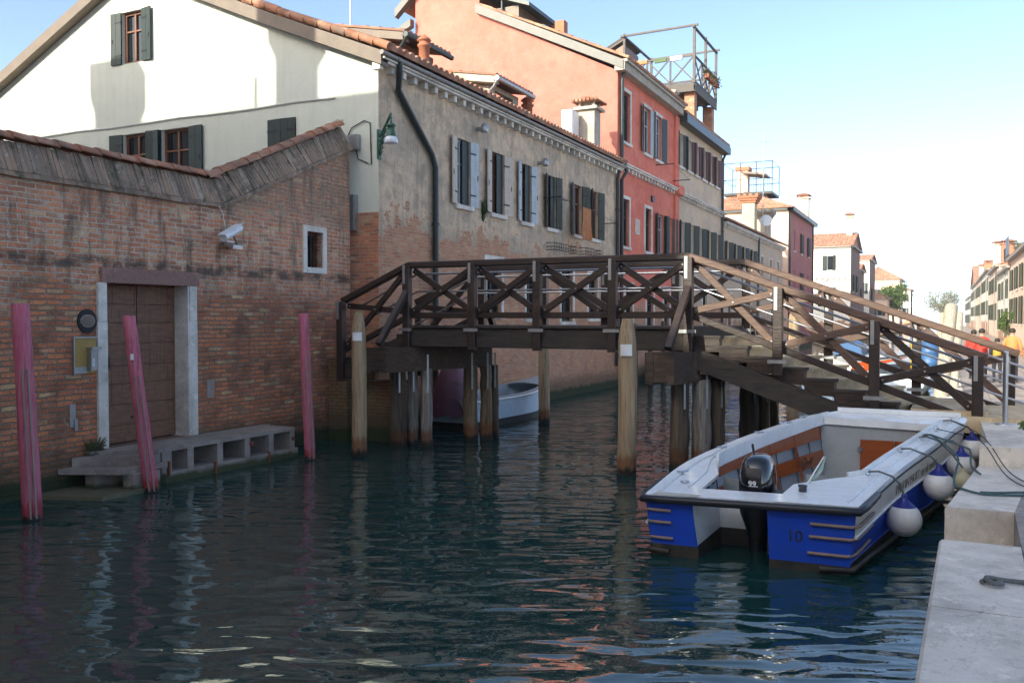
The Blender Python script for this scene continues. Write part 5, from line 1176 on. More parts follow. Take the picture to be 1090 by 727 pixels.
bent(-9.70,[(.05,-.33,.165,'pile',1),(.21,-.26,.105,'pilegrey',2),(.15,.18,.115,'pilegrey',3),(.79,.17,.155,'pilebrown',4),(.92,.35,.13,'pilebrown',5),(1.08,.29,.11,'pile',6)],1.55,2.03,-.42,1.08,.52)
bent(-4.02,[(-.06,-.04,.165,'pile',7),(.07,.21,.17,'pilegrey',8),(.22,.34,.13,'pile',9),(.84,.31,.175,'pile',10),(.95,.47,.12,'pilebrown',11),(1.1,.53,.115,'pilebrown',12)],1.50,2.03,-.42,1.08,.50)
for f in (.02,.9): p=MB(); p.beam(B(-3.75,1.78,f),B(-3.10,1.74,f),.26,.26); p.build('corbel_beam',M['oldwood'],br)
# abutment under the left end (mossy masonry) and stone foot of the stair
p=MB(); p.box(-11.84,-11.35,15.3,16.34,-.5,1.75); p.box(-11.249,-10.35,15.55,16.5,-.5,1.25)
M['mossbrick']=mat_brick('mossy_abutment_brick',cols=[(0,(.05,.05,.02)),(.5,(.10,.08,.04)),(1,(.06,.075,.02))],mortar=(.07,.08,.04))
single(p,'bridge_abutment',M['mossbrick'],'mossy masonry abutment under the left end of the footbridge','abutment',(-11,16,0))
# ------------------------------------------------------------------ quay beyond the kerb: levels
# (paving built here because it meets the stair)
ft=thing('stair_foot','stone foot of the bridge stair with rounded end steps on the quay','stone step',(.5,16,1.08))
def rounded(x0,x1,y0,y1,z0,z1,r=.35):
    pts=[(x0,y0),(x1-r,y0)]+[(x1-r+r*math.sin(a),y0+r-r*math.cos(a)) for a in [i*PI/12 for i in range(1,6)]]+[(x1,y0+r),(x1,y1-r)]+[(x1-r+r*math.cos(a),y1-r+r*math.sin(a)) for a in [i*PI/12 for i in range(1,6)]]+[(x1-r,y1),(x0,y1)]
    p=MB(); p.poly([(x,y,z1) for x,y in pts],(0,0,1),z1-z0); return p
rounded(-.45,.62,15.0,17.35,1.03,1.20,.1).build('upper_step',M['tread'],ft)
p=rounded(-.0,1.25,14.75,17.6,.9,1.14,.4); p.build('lower_step',M['tread'],ft)
p=rounded(-.0,1.28,14.72,17.63,1.141,1.17,.4); 
# steel newel and its base plate
o=thing('handrail_post','bright steel handrail post on a round base plate at the foot of the stair','handrail post',(.80,14.5,ZB))
p=MB(); p.tube([(.80,14.5,ZB+.01),(.80,14.5,2.12)],.035,14); p.lathe((.80,14.5,2.12),[(.035,0),(.03,.015),(.001,.022)],14); p.build('shaft',M['steel'],o)
p=MB(); p.lathe((.80,14.5,ZB),[(.13,0),(.13,.012),(.05,.016)],18); p.build('base_plate',M['steel'],o)
weed((1.0,13.9,ZB),'small tuft of grass growing by the bottom stair step',30,.08,.09,'leaf',seed=61)
# ------------------------------------------------------------------ work boat
M['boatblue']=simple('scuffed_boat_blue_paint',(.003,.062,.52),(.015,.06,.30),3,(1,1,3),rough=.4,bump=.02,bdist=.004,lo=.45,hi=.75,fine=True)
M['boatwhite']=simple('scuffed_white_gelcoat',(.78,.81,.83),(.60,.62,.63),2.2,rough=.25,bump=.02,bdist=.003,lo=.45,hi=.75,coat=.3)
M['boatcream']=simple('boat_cream_strake',(.72,.66,.54),(.60,.53,.42),3,rough=.4,bump=.03)
M['boatgrey']=simple('boat_pale_grey_planking',(.36,.39,.41),(.29,.32,.34),4,(1,1,1),rough=.5,bump=.05)
M['ribgrey']=mat_plain('grey_rib_paint',(.17,.18,.19),.6)
M['boot']=simple('fouled_black_boot_paint',(.022,.022,.022),(.09,.075,.05),6,rough=.5)
M['varnish']=simple('orange_varnished_wood',(.33,.085,.022),(.22,.05,.015),5,(1,3,6),rough=.25,bump=.05,coat=.5)
M['rubber']=mat_plain('black_rubber',(.018,.02,.026),.42)
M['motorblack']=mat_plain('glossy_black_cowling',(.008,.008,.010),.12,0,1.0)
M['ropeg']=simple('faded_green_rope',(.05,.10,.11),(.09,.14,.14),40,rough=.9)
M['ropegrey']=simple('grey_rope',(.16,.17,.17),(.09,.10,.10),40,rough=.9)
M['fendw']=simple('scuffed_white_fender_vinyl',(.70,.71,.72),(.40,.40,.39),5,rough=.4,bump=.02,lo=.52,hi=.70)
M['fendb']=mat_plain('blue_fender_cap',(.012,.02,.22),.35)
M['letter']=mat_plain('faded_black_lettering',(.03,.03,.035),.6)
M['fadedletter']=mat_plain('faded_grey_lettering',(.22,.20,.18),.6)
M['numwhite']=mat_plain('white_lettering',(.8,.8,.8),.4)
Pk=[(0,-2.95,9.42,.65),(.2,-2.80,10.55,.84),(.42,-2.45,11.7,.99),(.66,-2.07,12.9,1.09),(.85,-1.75,13.7,1.16),(1,-1.36,14.32,1.19)]
Sk=[(0,-.76,9.48,.70),(.3,-.45,11.25,.83),(.62,-.06,12.72,.99),(.82,.17,13.6,1.10),(.93,.30,14.15,1.15),(1,.20,14.45,1.18)]
def crv(K,t):
    # Catmull-Rom through the keys
    n=len(K)
    for i in range(n-1):
        if K[i][0]<=t<=K[i+1][0]+1e-9: break
    a,b=K[i],K[i+1]; p=K[max(0,i-1)]; q=K[min(n-1,i+2)]; u=(t-a[0])/(b[0]-a[0]); r=[]
    for k in (1,2,3):
        m0=(b[k]-p[k])/(b[0]-p[0])*(b[0]-a[0]) if i>0 else (b[k]-a[k]); m1=(q[k]-a[k])/(q[0]-a[0])*(b[0]-a[0]) if i<n-2 else (b[k]-a[k])
        r.append((2*u**3-3*u*u+1)*a[k]+(u**3-2*u*u+u)*m0+(-2*u**3+3*u*u)*b[k]+(u**3-u*u)*m1)
    return V(r)
def G(t,s,z=None,dz=0):
    a,b=crv(Pk,t),crv(Sk,t); p=a.lerp(b,s); p.z=(p.z if z is None else z)+dz; return p
wb=thing('work_boat','open blue and white work boat numbered 10, moored at the quay','boat',(-1.6,11,0))
TS=[i/28 for i in range(29)]
def sidepts(t,s):
    """section of one side from gunwale down: list of (point, band)"""
    g=G(t,s); c=G(t,.5); d=(g-c); d.z=0; d.normalize(); gz=g.z; h=gz-.66
    zz=[gz,gz-.05,gz-.06,.37+.85*h,.36+.85*h,.13+.22*h,.12+.22*h,-.35]; bowk=max(0,(t-.6)/.4)
    ins=[0,0,.015,.025+.04*bowk,.03+.04*bowk,.07+.18*bowk,.06+.18*bowk,.13+.34*bowk]
    return [V((g.x-d.x*i,g.y-d.y*i-bowk*bowk*i*1.1,z)) for z,i in zip(zz,ins)]
bands=['boatwhite','boatwhite','boatcream','boatcream','boatblue','boatblue','boot']
hull=MB(); HM=['boatwhite','boatcream','boatblue','boot']
for s in (0,1):
    rows=[sidepts(t,s) for t in TS]
    for i in range(len(TS)-1):
        for j in range(7):
            hull.mi=HM.index(bands[j]); hull.smooth=True; q_=(rows[i][j],rows[i+1][j],rows[i+1][j+1],rows[i][j+1])
            hull.quad(*(q_ if s==0 else q_[::-1]))
hull.smooth=False
# bow face and bottom
a=sidepts(1,0);b=sidepts(1,1)
for j in range(7):
    hull.mi=HM.index(bands[j]); hull.quad(a[j],b[j],b[j+1],a[j+1])
hull.mi=3
for i in range(len(TS)-1):
    if TS[i]<.125:
        for s0,s1 in ((0,.25),(.60,1)):
            f=lambda t,s:sidepts(t,0)[-1].lerp(sidepts(t,1)[-1],s); hull.quad(f(TS[i],s0),f(TS[i],s1),f(TS[i+1],s1),f(TS[i+1],s0))
    else: hull.quad(sidepts(TS[i],0)[-1],sidepts(TS[i],1)[-1],sidepts(TS[i+1],1)[-1],sidepts(TS[i+1],0)[-1])
# transom panels either side of the motor well
a=sidepts(0,0);b=sidepts(0,1)
def tr(s,z,t=0):
    gz=G(t,s).z; A=sidepts(t,0);Bq=sidepts(t,1)
    # inset at this height
    def at(L,z):
        for p,q in zip(L,L[1:]):
            if q.z<=z<=p.z+1e-6: return p.lerp(q,(p.z-z)/max(1e-6,p.z-q.z))
        return L[-1]
    c=at(A,z).lerp(at(Bq,z),s); c.z=z; return c
for s0,s1,s0b,s1b,zb_ in ((0,.235,0,.25,.13),(.60,1,.615,1,.09)):
    hull.mi=2; hull.quad(tr(s0,.62),tr(s1,.62),tr(s1b,zb_),tr(s0b,zb_)); hull.mi=0; hull.quad(tr(s0,.70),tr(s1,.70),tr(s1,.62),tr(s0,.62))
    hull.mi=3; hull.quad(tr(s0b,zb_),tr(s1b,zb_),tr(s1b,-.35),tr(s0b,-.35))
# well walls
tw=.13
for s in (.24,.605):
    hull.mi=0; hull.quad(tr(s,.62),tr(s,.62,tw),tr(s,.20,tw),tr(s,.13)); hull.mi=3; hull.quad(tr(s,.13),tr(s,.20,tw),tr(s,-.35,tw),tr(s,-.35))
hull.mi=0; hull.quad(tr(.24,.55,tw),tr(.605,.55,tw),tr(.605,.20,tw),tr(.24,.20,tw)); hull.mi=3; hull.quad(tr(.24,.20,tw),tr(.605,.20,tw),tr(.605,-.35,tw),tr(.24,-.35,tw))
hb=hull.build('hull',[M[x] for x in HM],wb)
# decks
dk=MB(); dk.smooth=False
def sheet(t0,t1,sf0,sf1,dz=.0,n=12,mb=dk,th=.035):
    for i in range(n):
        ta=t0+(t1-t0)*i/n; tb=t0+(t1-t0)*(i+1)/n
        A,B_,C_,D_=G(ta,sf0(ta),dz=dz),G(ta,sf1(ta),dz=dz),G(tb,sf1(tb),dz=dz),G(tb,sf0(tb),dz=dz); dn=V((0,0,-th))
        mb.quad(A,B_,C_,D_); mb.quad(A+dn,D_+dn,C_+dn,B_+dn); mb.quad(A,D_,D_+dn,A+dn); mb.quad(B_,B_+dn,C_+dn,C_)
        if i==0: mb.quad(A,A+dn,B_+dn,B_)
        if i==n-1: mb.quad(D_,C_,C_+dn,D_+dn)
ip=lambda t: .235 if t<.14 else max(.105,.235-(t-.14)*1.1)
is_=lambda t: .625 if t<.12 else min(.872,.625+(t-.12)*2.4)
sheet(0,.86,lambda t:-.004,ip,.012,30); sheet(0,.86,is_,lambda t:1.004,.012,30)
sheet(0,.05,lambda t:.225,lambda t:.625,.012,2)
sheet(.86,1,lambda t:-.004,lambda t:1.004,.012,6)
dk.build('deck',M['boatwhite'],wb)
cm=MB()
def lip(sf,t0,t1,w=.03,h=.05,n=24,mb=cm,z0=.013):
    for i in range(n):
        ta=t0+(t1-t0)*i/n;tb=t0+(t1-t0)*(i+1)/n; a,b=G(ta,sf(ta),dz=z0+h/2),G(tb,sf(tb),dz=z0+h/2); mb.beam(a,b,w,h)
lip(lambda t:ip(t)+.004,.2,.86,.02,.16,24,cm,-.10); lip(ip,.2,.86,.03,.06); lip(is_,.2,.86,.03,.05); lip(lambda t:.055,.02,.98,.025,.022,30); lip(lambda t:.945,.02,.98,.025,.022,30)
lip(lambda t:ip(t)*.72,.05,.84,.02,.018,24)
# raised transverse board on the foredeck
a,b=G(.955,.03,dz=.013),G(.955,.97,dz=.013)
cm.beam(a+V((0,0,.035)),b+V((0,0,.035)),.05,.07)
cm.build('coaming',M['boatwhite'],wb)
cs=MB()
def rubrail(path,r,mb): mb.tube(path,r,12)
rb=MB(); rb.tube([G(.10,0,dz=-.03)+V((-.03,0,0)),G(.03,0,dz=-.03)+V((-.04,-.02,0))]+[tr(.0,.62)+V((-.02,-.045,0))]+[tr(s_,.62+.045*s_)+V((0,-.06,-.0)) for s_ in (.08,.25,.5,.75,.92)]+[tr(1,.665)+V((.02,-.05,0)),G(.03,1,dz=-.03)+V((.035,-.02,0)),G(.075,1,dz=-.035)+V((.03,0,0)),G(.12,1,dz=-.04)+V((.015,0,0))],.042,12)
rb.build('rubber_fender_rail',M['rubber'],wb)
# strake beading: thin dark line and wooden rails at the stern quarters
st=MB()
for i in range(27):
    a=sidepts(TS[i],1);b=sidepts(TS[i+1],1); st.tube([a[2]+V((.012,0,-.02)),b[2]+V((.012,0,-.02))],.009,5)
st.build('strake_line',M['letter'],hb)
for s in (0,1):
    st=MB()
    for i in range(27):
        a=sidepts(TS[i],s);b=sidepts(TS[i+1],s); d=V((.015 if s else -.015,0,0)); st.tube([a[4]+d,b[4]+d],.018,6)
    st.build('moulding',M['boatwhite'],hb)
for s in (0,1):
    for k,(z,l0,l1) in enumerate(((.50,.62 if s else .06,.10),(.37,.0,.14),(.20,.0,.13))):
        q=MB(); sg=1 if s else 0; z_=z
        if s: pts=[tr(.80,z_)+V((0,-.02,0)),tr(.9,z_)+V((0,-.022,0)),tr(.985,z_)+V((0,-.025,0)),tr(1.0,z_,.012)+V((.02,-.005,0)),tr(1,z_,.05)+V((.022,0,.01)),tr(1,z_,.11)+V((.02,0,.03))]
        else: pts=[tr(.125,z_)+V((0,-.02,0)),tr(.06,z_)+V((0,-.022,0)),tr(.012,z_)+V((-.005,-.022,0)),tr(0,z_,.03)+V((-.022,0,0)),tr(0,z_,.09)+V((-.02,0,.02))]
        q.tube(pts,.017,8); q.build('rubbing_strip',M['palegrey'],hb)
for s in (0,1):
    q=MB(); q.tube([tr(.86 if s else .10,.055)+V((0,-.03,0)),tr(1 if s else 0,.06)+V((.02 if s else -.02,-.03,0)),tr(1 if s else 0,.07,.15)+V((.05 if s else -.05,0,0)),tr(1 if s else 0,.09,.8)+V((.04 if s else -.04,0,0))],.03,8); q.build('bottom_rail',M['boot'],hb)
# interior
IN=MB()
def inner(t,s,z): 
    g=G(t,s); g.z=z; return g
tin=[.2+.66*i/20 for i in range(21)]
for sf,fl in ((ip,0),(is_,1)):
    for i in range(20):
        ta,tb=tin[i],tin[i+1]; o0=.06 if fl==0 else -.06
        # wall under the deck, set outwards of the coaming and sloping to the floor
        zf=.05
        a=G(ta,sf(ta)+(-.05 if fl==0 else .03),dz=-.02);b=G(tb,sf(tb)+(-.05 if fl==0 else .03),dz=-.02)
        c=inner(tb,.14 if fl==0 else .86,zf);d=inner(ta,.14 if fl==0 else .86,zf)
        IN.quad(a,b,c,d)
for i in range(20): IN.quad(inner(tin[i],.14,.05),inner(tin[i],.86,.05),inner(tin[i+1],.86,.05),inner(tin[i+1],.14,.05))
IN.quad(G(.2,.2,dz=-.1),G(.2,.62,z=.55),inner(.2,.62,.05),inner(.2,.2,.05))
q_=G(.2,.62,z=.60); IN.quad(G(.2,.62,dz=0),G(.2,.9,dz=0),inner(.2,.9,.05),inner(.2,.62,.05))
IN.build('inner_planking',M['boatgrey'],wb)
for fl,sf in ((0,ip),(1,is_)):
    IN=MB()
    for i in range(2,20,3):
        t=tin[i]
        a=G(t,sf(t)+(-.04 if fl==0 else .02),dz=-.03); c=inner(t,.14 if fl==0 else .86,.06); IN.beam(a,c,.012,.012)
    IN.build('inner_ribs',M['ribgrey'],wb)
def stringer(v0,v1,t0,t1,mat,name,th=.03,fl=0,out=.03):
    q=MB()
    for i in range(12):
        ta=t0+(t1-t0)*i/12;tb=t0+(t1-t0)*(i+1)/12; r=[]
        for t in (ta,tb):
            sf=ip if fl==0 else is_; a=G(t,sf(t)+(-.05 if fl==0 else .03),dz=-.02); c=inner(t,.14 if fl==0 else .86,.05); nn=V((out if fl==0 else -out,0,.006)); r.append((a.lerp(c,v0)+nn,a.lerp(c,v1)+nn))
        (a0,a1),(b0,b1)=r; n_=V((th if fl==0 else -th,0,0)); q.hexa([a1,a1+n_,b1+n_,b1] ,[a0,a0+n_,b0+n_,b0])
    return q.build(name,M[mat],wb)
for fl in (0,1):
    stringer(.08,.27,.20,.82,'varnish','side_board',fl=fl); stringer(.42,.60,.20,.82,'varnish','side_board',fl=fl)
    for t in (.37,.52,.66):
        q=MB(); sf=ip if fl==0 else is_; a=G(t,sf(t)+(-.045 if fl==0 else .03),dz=-.12); c=inner(t,.15 if fl==0 else .85,.10); q.beam(a+V((.045 if fl==0 else -.045,0,0)),a.lerp(c,.75)+V((.06 if fl==0 else -.06,0,0)),.06,.035,(1,0,0)); q.build('knee',M['varnish'],wb)
for t in (.44,.68):
    q=MB(); a=G(t,ip(t)-.05,dz=-.02); c=inner(t,.14,.05); m_=a.lerp(c,.50)+V((.085,0,0)); e=(G(t+.05,.5)-G(t-.05,.5)); e.z=0; e.normalize(); q.beam(m_-e*.16,m_+e*.16,.05,.05); q.beam(m_-e*.16+V((.02,0,.03)),m_-e*.10+V((.02,0,.05)),.05,.06); q.beam(m_+e*.16+V((.02,0,.03)),m_+e*.10+V((.02,0,.05)),.05,.06); q.build('thole_block',M['walnut'],wb)
# bulkhead with doors
q=MB(); tb_=.835
q.hexa([G(tb_,.12,z=.05),G(tb_,.88,z=.05),G(tb_+.01,.88,z=.05),G(tb_+.01,.12,z=.05)],[G(tb_,.08,dz=-.03),G(tb_,.93,dz=-.03),G(tb_+.01,.93,dz=-.03),G(tb_+.01,.08,dz=-.03)]); bk=q.build('bulkhead',M['boatgrey'],wb)
q=MB(); sheet(.825,.87,lambda t:.12,lambda t:.9,.015,3,q,.10); q.build('foredeck_beam',M['boatwhite'],wb)
for (s0,s1) in ((.36,.585),(.592,.82)):
    q=MB(); e=V((.004,-.022,0)); q.hexa([G(tb_,s0,z=.12)+e*1.6,G(tb_,s1,z=.12)+e*1.6,G(tb_,s1,z=.12)+e*.2,G(tb_,s0,z=.12)+e*.2],[G(tb_,s0,z=.86)+e*1.6,G(tb_,s1,z=.86)+e*1.6,G(tb_,s1,z=.86)+e*.2,G(tb_,s0,z=.86)+e*.2]); dd=q.build('locker_door',M['varnish'],wb)
    h_=MB(); 
    for zz in (.25,.72): c=G(tb_,s0 if s0<.4 else s1,z=zz)+e*1.8; h_.box(c.x-.03,c.x+.03,c.y-.012,c.y,zz-.03,zz+.03)
    c=G(tb_,.57 if s0<.4 else .61,z=.55)+e*1.8; h_.tube([c,c+V((0,-.03,0))],.02,8); h_.build('hinge',M['steel'],dd)
# cleats, ring bolts
def ring(c,d,r=.035,mb=None):
    mb.tube([c+V((math.cos(a)*r*d[0],math.cos(a)*r*d[1],r+math.sin(a)*r)) for a in [i*2*PI/12 for i in range(12)]],.007,6,closed=True)
for k,(t,s) in enumerate(((.22,.90),(.46,.90),(.62,.91),(.74,.92),(.86,.93),(.12,.07),(.32,.05),(.50,.05),(.66,.05),(.76,.05))):
    q=MB(); c=G(t,s,dz=.02)
    if s>.5: ring(c,(.7,.7),mb=q)
    else: q.tube([c+V((-.05,-.05,.035)),c+V((.05,.05,.035))],.012,8); q.tube([c,c+V((0,0,.035))],.014,8)
    q.build('cleat',M['steel'],wb)
q=MB(); c=G(.075,.70,dz=.01); q.lathe(c,[(.045,0),(.045,.05),(.05,.055),(.05,.07),(.001,.075)],16); q.build('fuel_cap',M['motorblack'],wb)
q=MB(); c=G(.08,.12,dz=.013); q.lathe(c,[(.05,0),(.05,.01),(.03,.012)],8); q.build('deck_plate',M['steel'],wb)
def text_mb(s,size,origin,xdir,ydir,depth=.004,bold=.0):
    cu=bpy.data.curves.new('lettering','FONT'); cu.body=s; cu.size=size; cu.extrude=depth/2; cu.offset=bold
    ob=bpy.data.objects.new('lettering',cu); COL.objects.link(ob); bpy.context.view_layer.update()
    me=bpy.data.meshes.new_from_object(ob.evaluated_get(bpy.context.evaluated_depsgraph_get()))
    mb=MB(); X=V(xdir).normalized();Y=V(ydir).normalized();Z=X.cross(Y)
    mb.add([V(origin)+X*v.co.x+Y*v.co.y+Z*v.co.z for v in me.vertices],[tuple(p.vertices) for p in me.polygons])
    bpy.data.objects.remove(ob); bpy.data.curves.remove(cu); bpy.data.meshes.remove(me); return mb
xd=(tr(.95,.4)-tr(.65,.4)).normalized(); dn_=xd.cross(V((0,0,1)))
text_mb('10',.165,tr(.695,.30)+dn_*.006,xd,(0,0,1),.006).build('number',M['letter'],hb)
a=sidepts(.28,1);b=sidepts(.56,1)
p0=a[2].lerp(a[4],.80)+V((.012,-.002,0)); xd=(b[2].lerp(b[4],.80)-a[2].lerp(a[4],.80)).normalized(); yd=(a[2]-a[4]).normalized()
text_mb('1994 IN MUIT  er al overt',.155,p0,xd,yd,.006).build('name_lettering',M['fadedletter'],hb)
# pennant on the stern deck
o=thing('flag_staff','small faded green and white pennant on a short leaning staff on the stern deck','flag',tuple(G(.13,.68,dz=.01)))
FB=G(.13,.68,dz=.01)-V((-1.20,9.86,.70))
q=MB(); q.tube([V((-1.20,9.86,.70))+FB,V((-1.05,10.05,.98))+FB],.009,6); q.build('staff',M['boatwhite'],o)
q=MB(); q.add([v+FB for v in (V((-1.03,10.06,1.0)),V((-1.07,10.04,.82)),V((-1.13,9.99,.74)),V((-1.26,9.90,.71)),V((-1.12,9.93,.80)))],[(0,1,2,4),(2,3,4)]); q.add([v+V((.006,.004,0)) for v in q.v[:5]],[(4,2,1,0),(4,3,2)]); q.build('pennant',simple('faded_pennant',(.35,.50,.36),(.65,.6,.55),14,rough=.9),o)
# outboard motor
om=thing('outboard_motor','black outboard motor hanging in the stern well of the work boat','outboard motor',(-1.86,10.12,.6))
def superloft(mb,secs,n=28,e=2.6):
    """secs: (z, cx, cy, rx, ry)"""
    vs=[]
    for z,cx,cy,rx,ry in secs:
        for k in range(n):
            t=2*PI*k/n; c,s=math.cos(t),math.sin(t); vs.append(V((cx+rx*math.copysign(abs(c)**(2/e),c),cy+ry*math.copysign(abs(s)**(2/e),s),z)))
    mb.smooth=True; m_=len(secs); mb.add(vs,[(i*n+k,i*n+(k+1)%n,(i+1)*n+(k+1)%n,(i+1)*n+k) for i in range(m_-1) for k in range(n)]); mb.smooth=False
    mb.add(vs[:n],[tuple(range(n-1,-1,-1))]); mb.add(vs[-n:],[tuple(range(n))])
mx,my=-1.86,10.12
q=MB(); superloft(q,[(.62,mx,my,.20,.27),(.66,mx,my,.215,.29),(.80,mx,my,.215,.30),(.92,mx,my+.01,.205,.285),(1.02,mx,my+.02,.185,.255),(1.08,mx,my+.03,.155,.215),(1.115,mx,my+.04,.10,.15),(1.125,mx,my+.05,.03,.05)]); [q.v.__setitem__(i,V((mx+(v.x-mx)*.92,my+(v.y-my)*.95,.62+(v.z-.62)*.90))) for i,v in enumerate(q.v)]; cw=q.build('cowling',M['motorblack'],om)
q=MB(); q.poly([(mx-.07,my-.288,.86),(mx+.07,my-.288,.86),(mx+.085,my-.278,.90),(mx+.08,my-.255,.96),(mx-.08,my-.255,.96),(mx-.085,my-.278,.90)],(0,-1,.2),.02); q.build('air_intake',M['rubber'],cw)
text_mb('99',.085,(mx-.050,my-.300,.765),(1,0,0),(0,0,1),.006,.002).build('number',M['numwhite'],cw)
q=MB(); q.box(mx-.05,mx+.05,my-.292,my-.285,.76,.768); q.build('badge_line',M['numwhite'],cw)
q=MB(); superloft(q,[(.16,mx,my+.02,.10,.14),(.30,mx,my+.02,.15,.17),(.42,mx,my,.185,.22),(.54,mx,my,.205,.25),(.619,mx,my,.205,.265)]); q.build('mid_section',M['rubber'],om)
q=MB(); superloft(q,[(-.35,mx,my,.06,.14),(.0,mx,my+.02,.075,.15),(.17,mx,my+.02,.11,.15)]); q.build('leg',M['rubber'],om)
q=MB(); q.box(mx-.14,mx+.14,my+.14,my+.32,.30,.58); q.tube([(mx-.22,my+.25,.55),(mx+.25,my+.25,.55)],.03,8); q.build('mounting_bracket',M['galv'],om)
q=MB(); q.tube([(mx-.10,my+.28,1.05),(mx-.12,my+.30,1.13),(mx-.1,my+.20,1.15)],.015,8); q.build('lifting_handle',M['rubber'],om)
q=MB(); q.tube([(mx+.15,my,.6),(mx+.26,my+.1,.50),(mx+.30,my+.25,.55),(mx+.33,my+.4,.62)],.02,8); q.build('control_cable',M['rubber'],om)
# fenders
FD=[(-.385,10.9,.33,.192,'nearest round white fender, hung at the stern quarter of the work boat',.22,'fendw'),(-.04,12.15,.53,.18,'second round white fender along the work boat side, scuffed grey',.46,'fendw'),(.22,13.0,.67,.172,'third round white fender, behind the green mooring rope',.64,'fendw'),(.37,13.95,.78,.160,'farthest white fender, at the bow beside the stair post',.84,'fendw'),(.24,12.75,.50,.12,'small yellowed fender half hidden beneath the third one',.61,'limechim')]
for (x,y,z,r,lb,t,m_) in FD:
    o=thing('boat_fender',lb,'fender',(x,y,z),'round fenders hung along the work boat')
    q=MB(); q.lathe((x,y,z),[(.001,-r)]+[(r*math.cos(a),r*math.sin(a)) for a in [(-80+i*10)*PI/180 for i in range(14)]],28); q.build('ball',M[m_],o)
    q=MB(); q.lathe((x,y,z),[(r*math.cos(.87)+.002,r*math.sin(.87)),(r*.48,r*.93),(r*.25,r*1.12),(r*.15,r*1.38),(r*.16,r*1.48),(.001,r*1.5)],24); q.build('cap',M['fendb'] if m_=='fendw' else M['limechim'],o)
    g_=G(t,.90,dz=.06); e=G(t,1,dz=.03); q=MB(); q.tube([g_,g_.lerp(e,.5)+V((0,0,.03)),e+V((.03,0,.0)),V((x,y,z+r*1.9)).lerp(e+V((.05,0,-.03)),.5),V((x,y,z+r*1.45))],.012,8); q.build('rope',M['ropegrey'],o)
# ropes on the quay
def rope(pts,r,mat,label,n=6,sub=6):
    P_=[V(p) for p in pts]; out=[]
    for i in range(len(P_)-1):
        p0=P_[max(0,i-1)];p1=P_[i];p2=P_[i+1];p3=P_[min(len(P_)-1,i+2)]
        for k in range(sub):
            u=k/sub; out.append(.5*((2*p1)+(-p0+p2)*u+(2*p0-5*p1+4*p2-p3)*u*u+(-p0+3*p1-3*p2+p3)*u**3))
    out.append(P_[-1]); q=MB(); q.tube(out,r,n+2); return single(q,'mooring_rope',M[mat],label,'rope',pts[0])
c=G(.62,.91,dz=.05)
rope([c,c+V((.12,-.10,.04)),(.16,12.1,.92),(.13,11.5,.80),(.12,10.7,.80),(.16,10.1,.872),(.35,9.85,.872),(.62,9.9,.872),(.78,10.0,.872),(.74,10.12,.872),(.50,9.98,.872),(.34,9.93,.872)],.012,'ropeg','thick green mooring rope from the boat side down and across the quay')
rope([c,c+V((.10,-.10,.05)),(.24,12.2,1.02),(.30,11.95,1.0),(.30,11.5,.90),(.38,11.1,.872)],.012,'ropeg','short loose end of green rope hanging over the third fender')
c2=G(.74,.92,dz=.05)
rope([c2,(.30,12.8,1.08),(.45,12.0,1.09),(.62,11.2,.88),(.80,10.4,.868),(1.1,9.9,.868)],.006,'iron','thin dark rope stretched from the bow across the raised quay edge')
rope([G(.86,.93,dz=.05),(.36,13.2,1.12),(.50,12.1,1.10),(.66,11.3,.90),(.86,10.6,.868),(1.2,10.1,.868)],.006,'iron','second thin dark rope from the bow, farther to the right on the quay')
rope([(.24,6.56,.868),(.30,6.66,.87),(.36,6.56,.872),(.30,6.50,.885),(.27,6.60,.89),(.36,6.64,.875),(.48,6.66,.87),(.62,6.69,.868),(.9,6.8,.868)],.016,'oldropem' if 'oldropem' in M else 'ropegrey','frayed brown grey rope end lying on the near quay stones')
o=thing('mooring_ring','rusty iron mooring ring set in the quay at the photo edge','ring',(1.02,10.9,.86)); q=MB(); q.tube([(1.02+.09*math.cos(a),10.9+.03*math.sin(a),.95+.09*math.sin(a)) for a in [i*2*PI/16 for i in range(16)]],.02,8,closed=True); q.build('ring',M['iron'],o); q=MB(); q.box(.93,1.2,10.85,11.0,.85,.89); q.build('plate',M['walnut'],o)
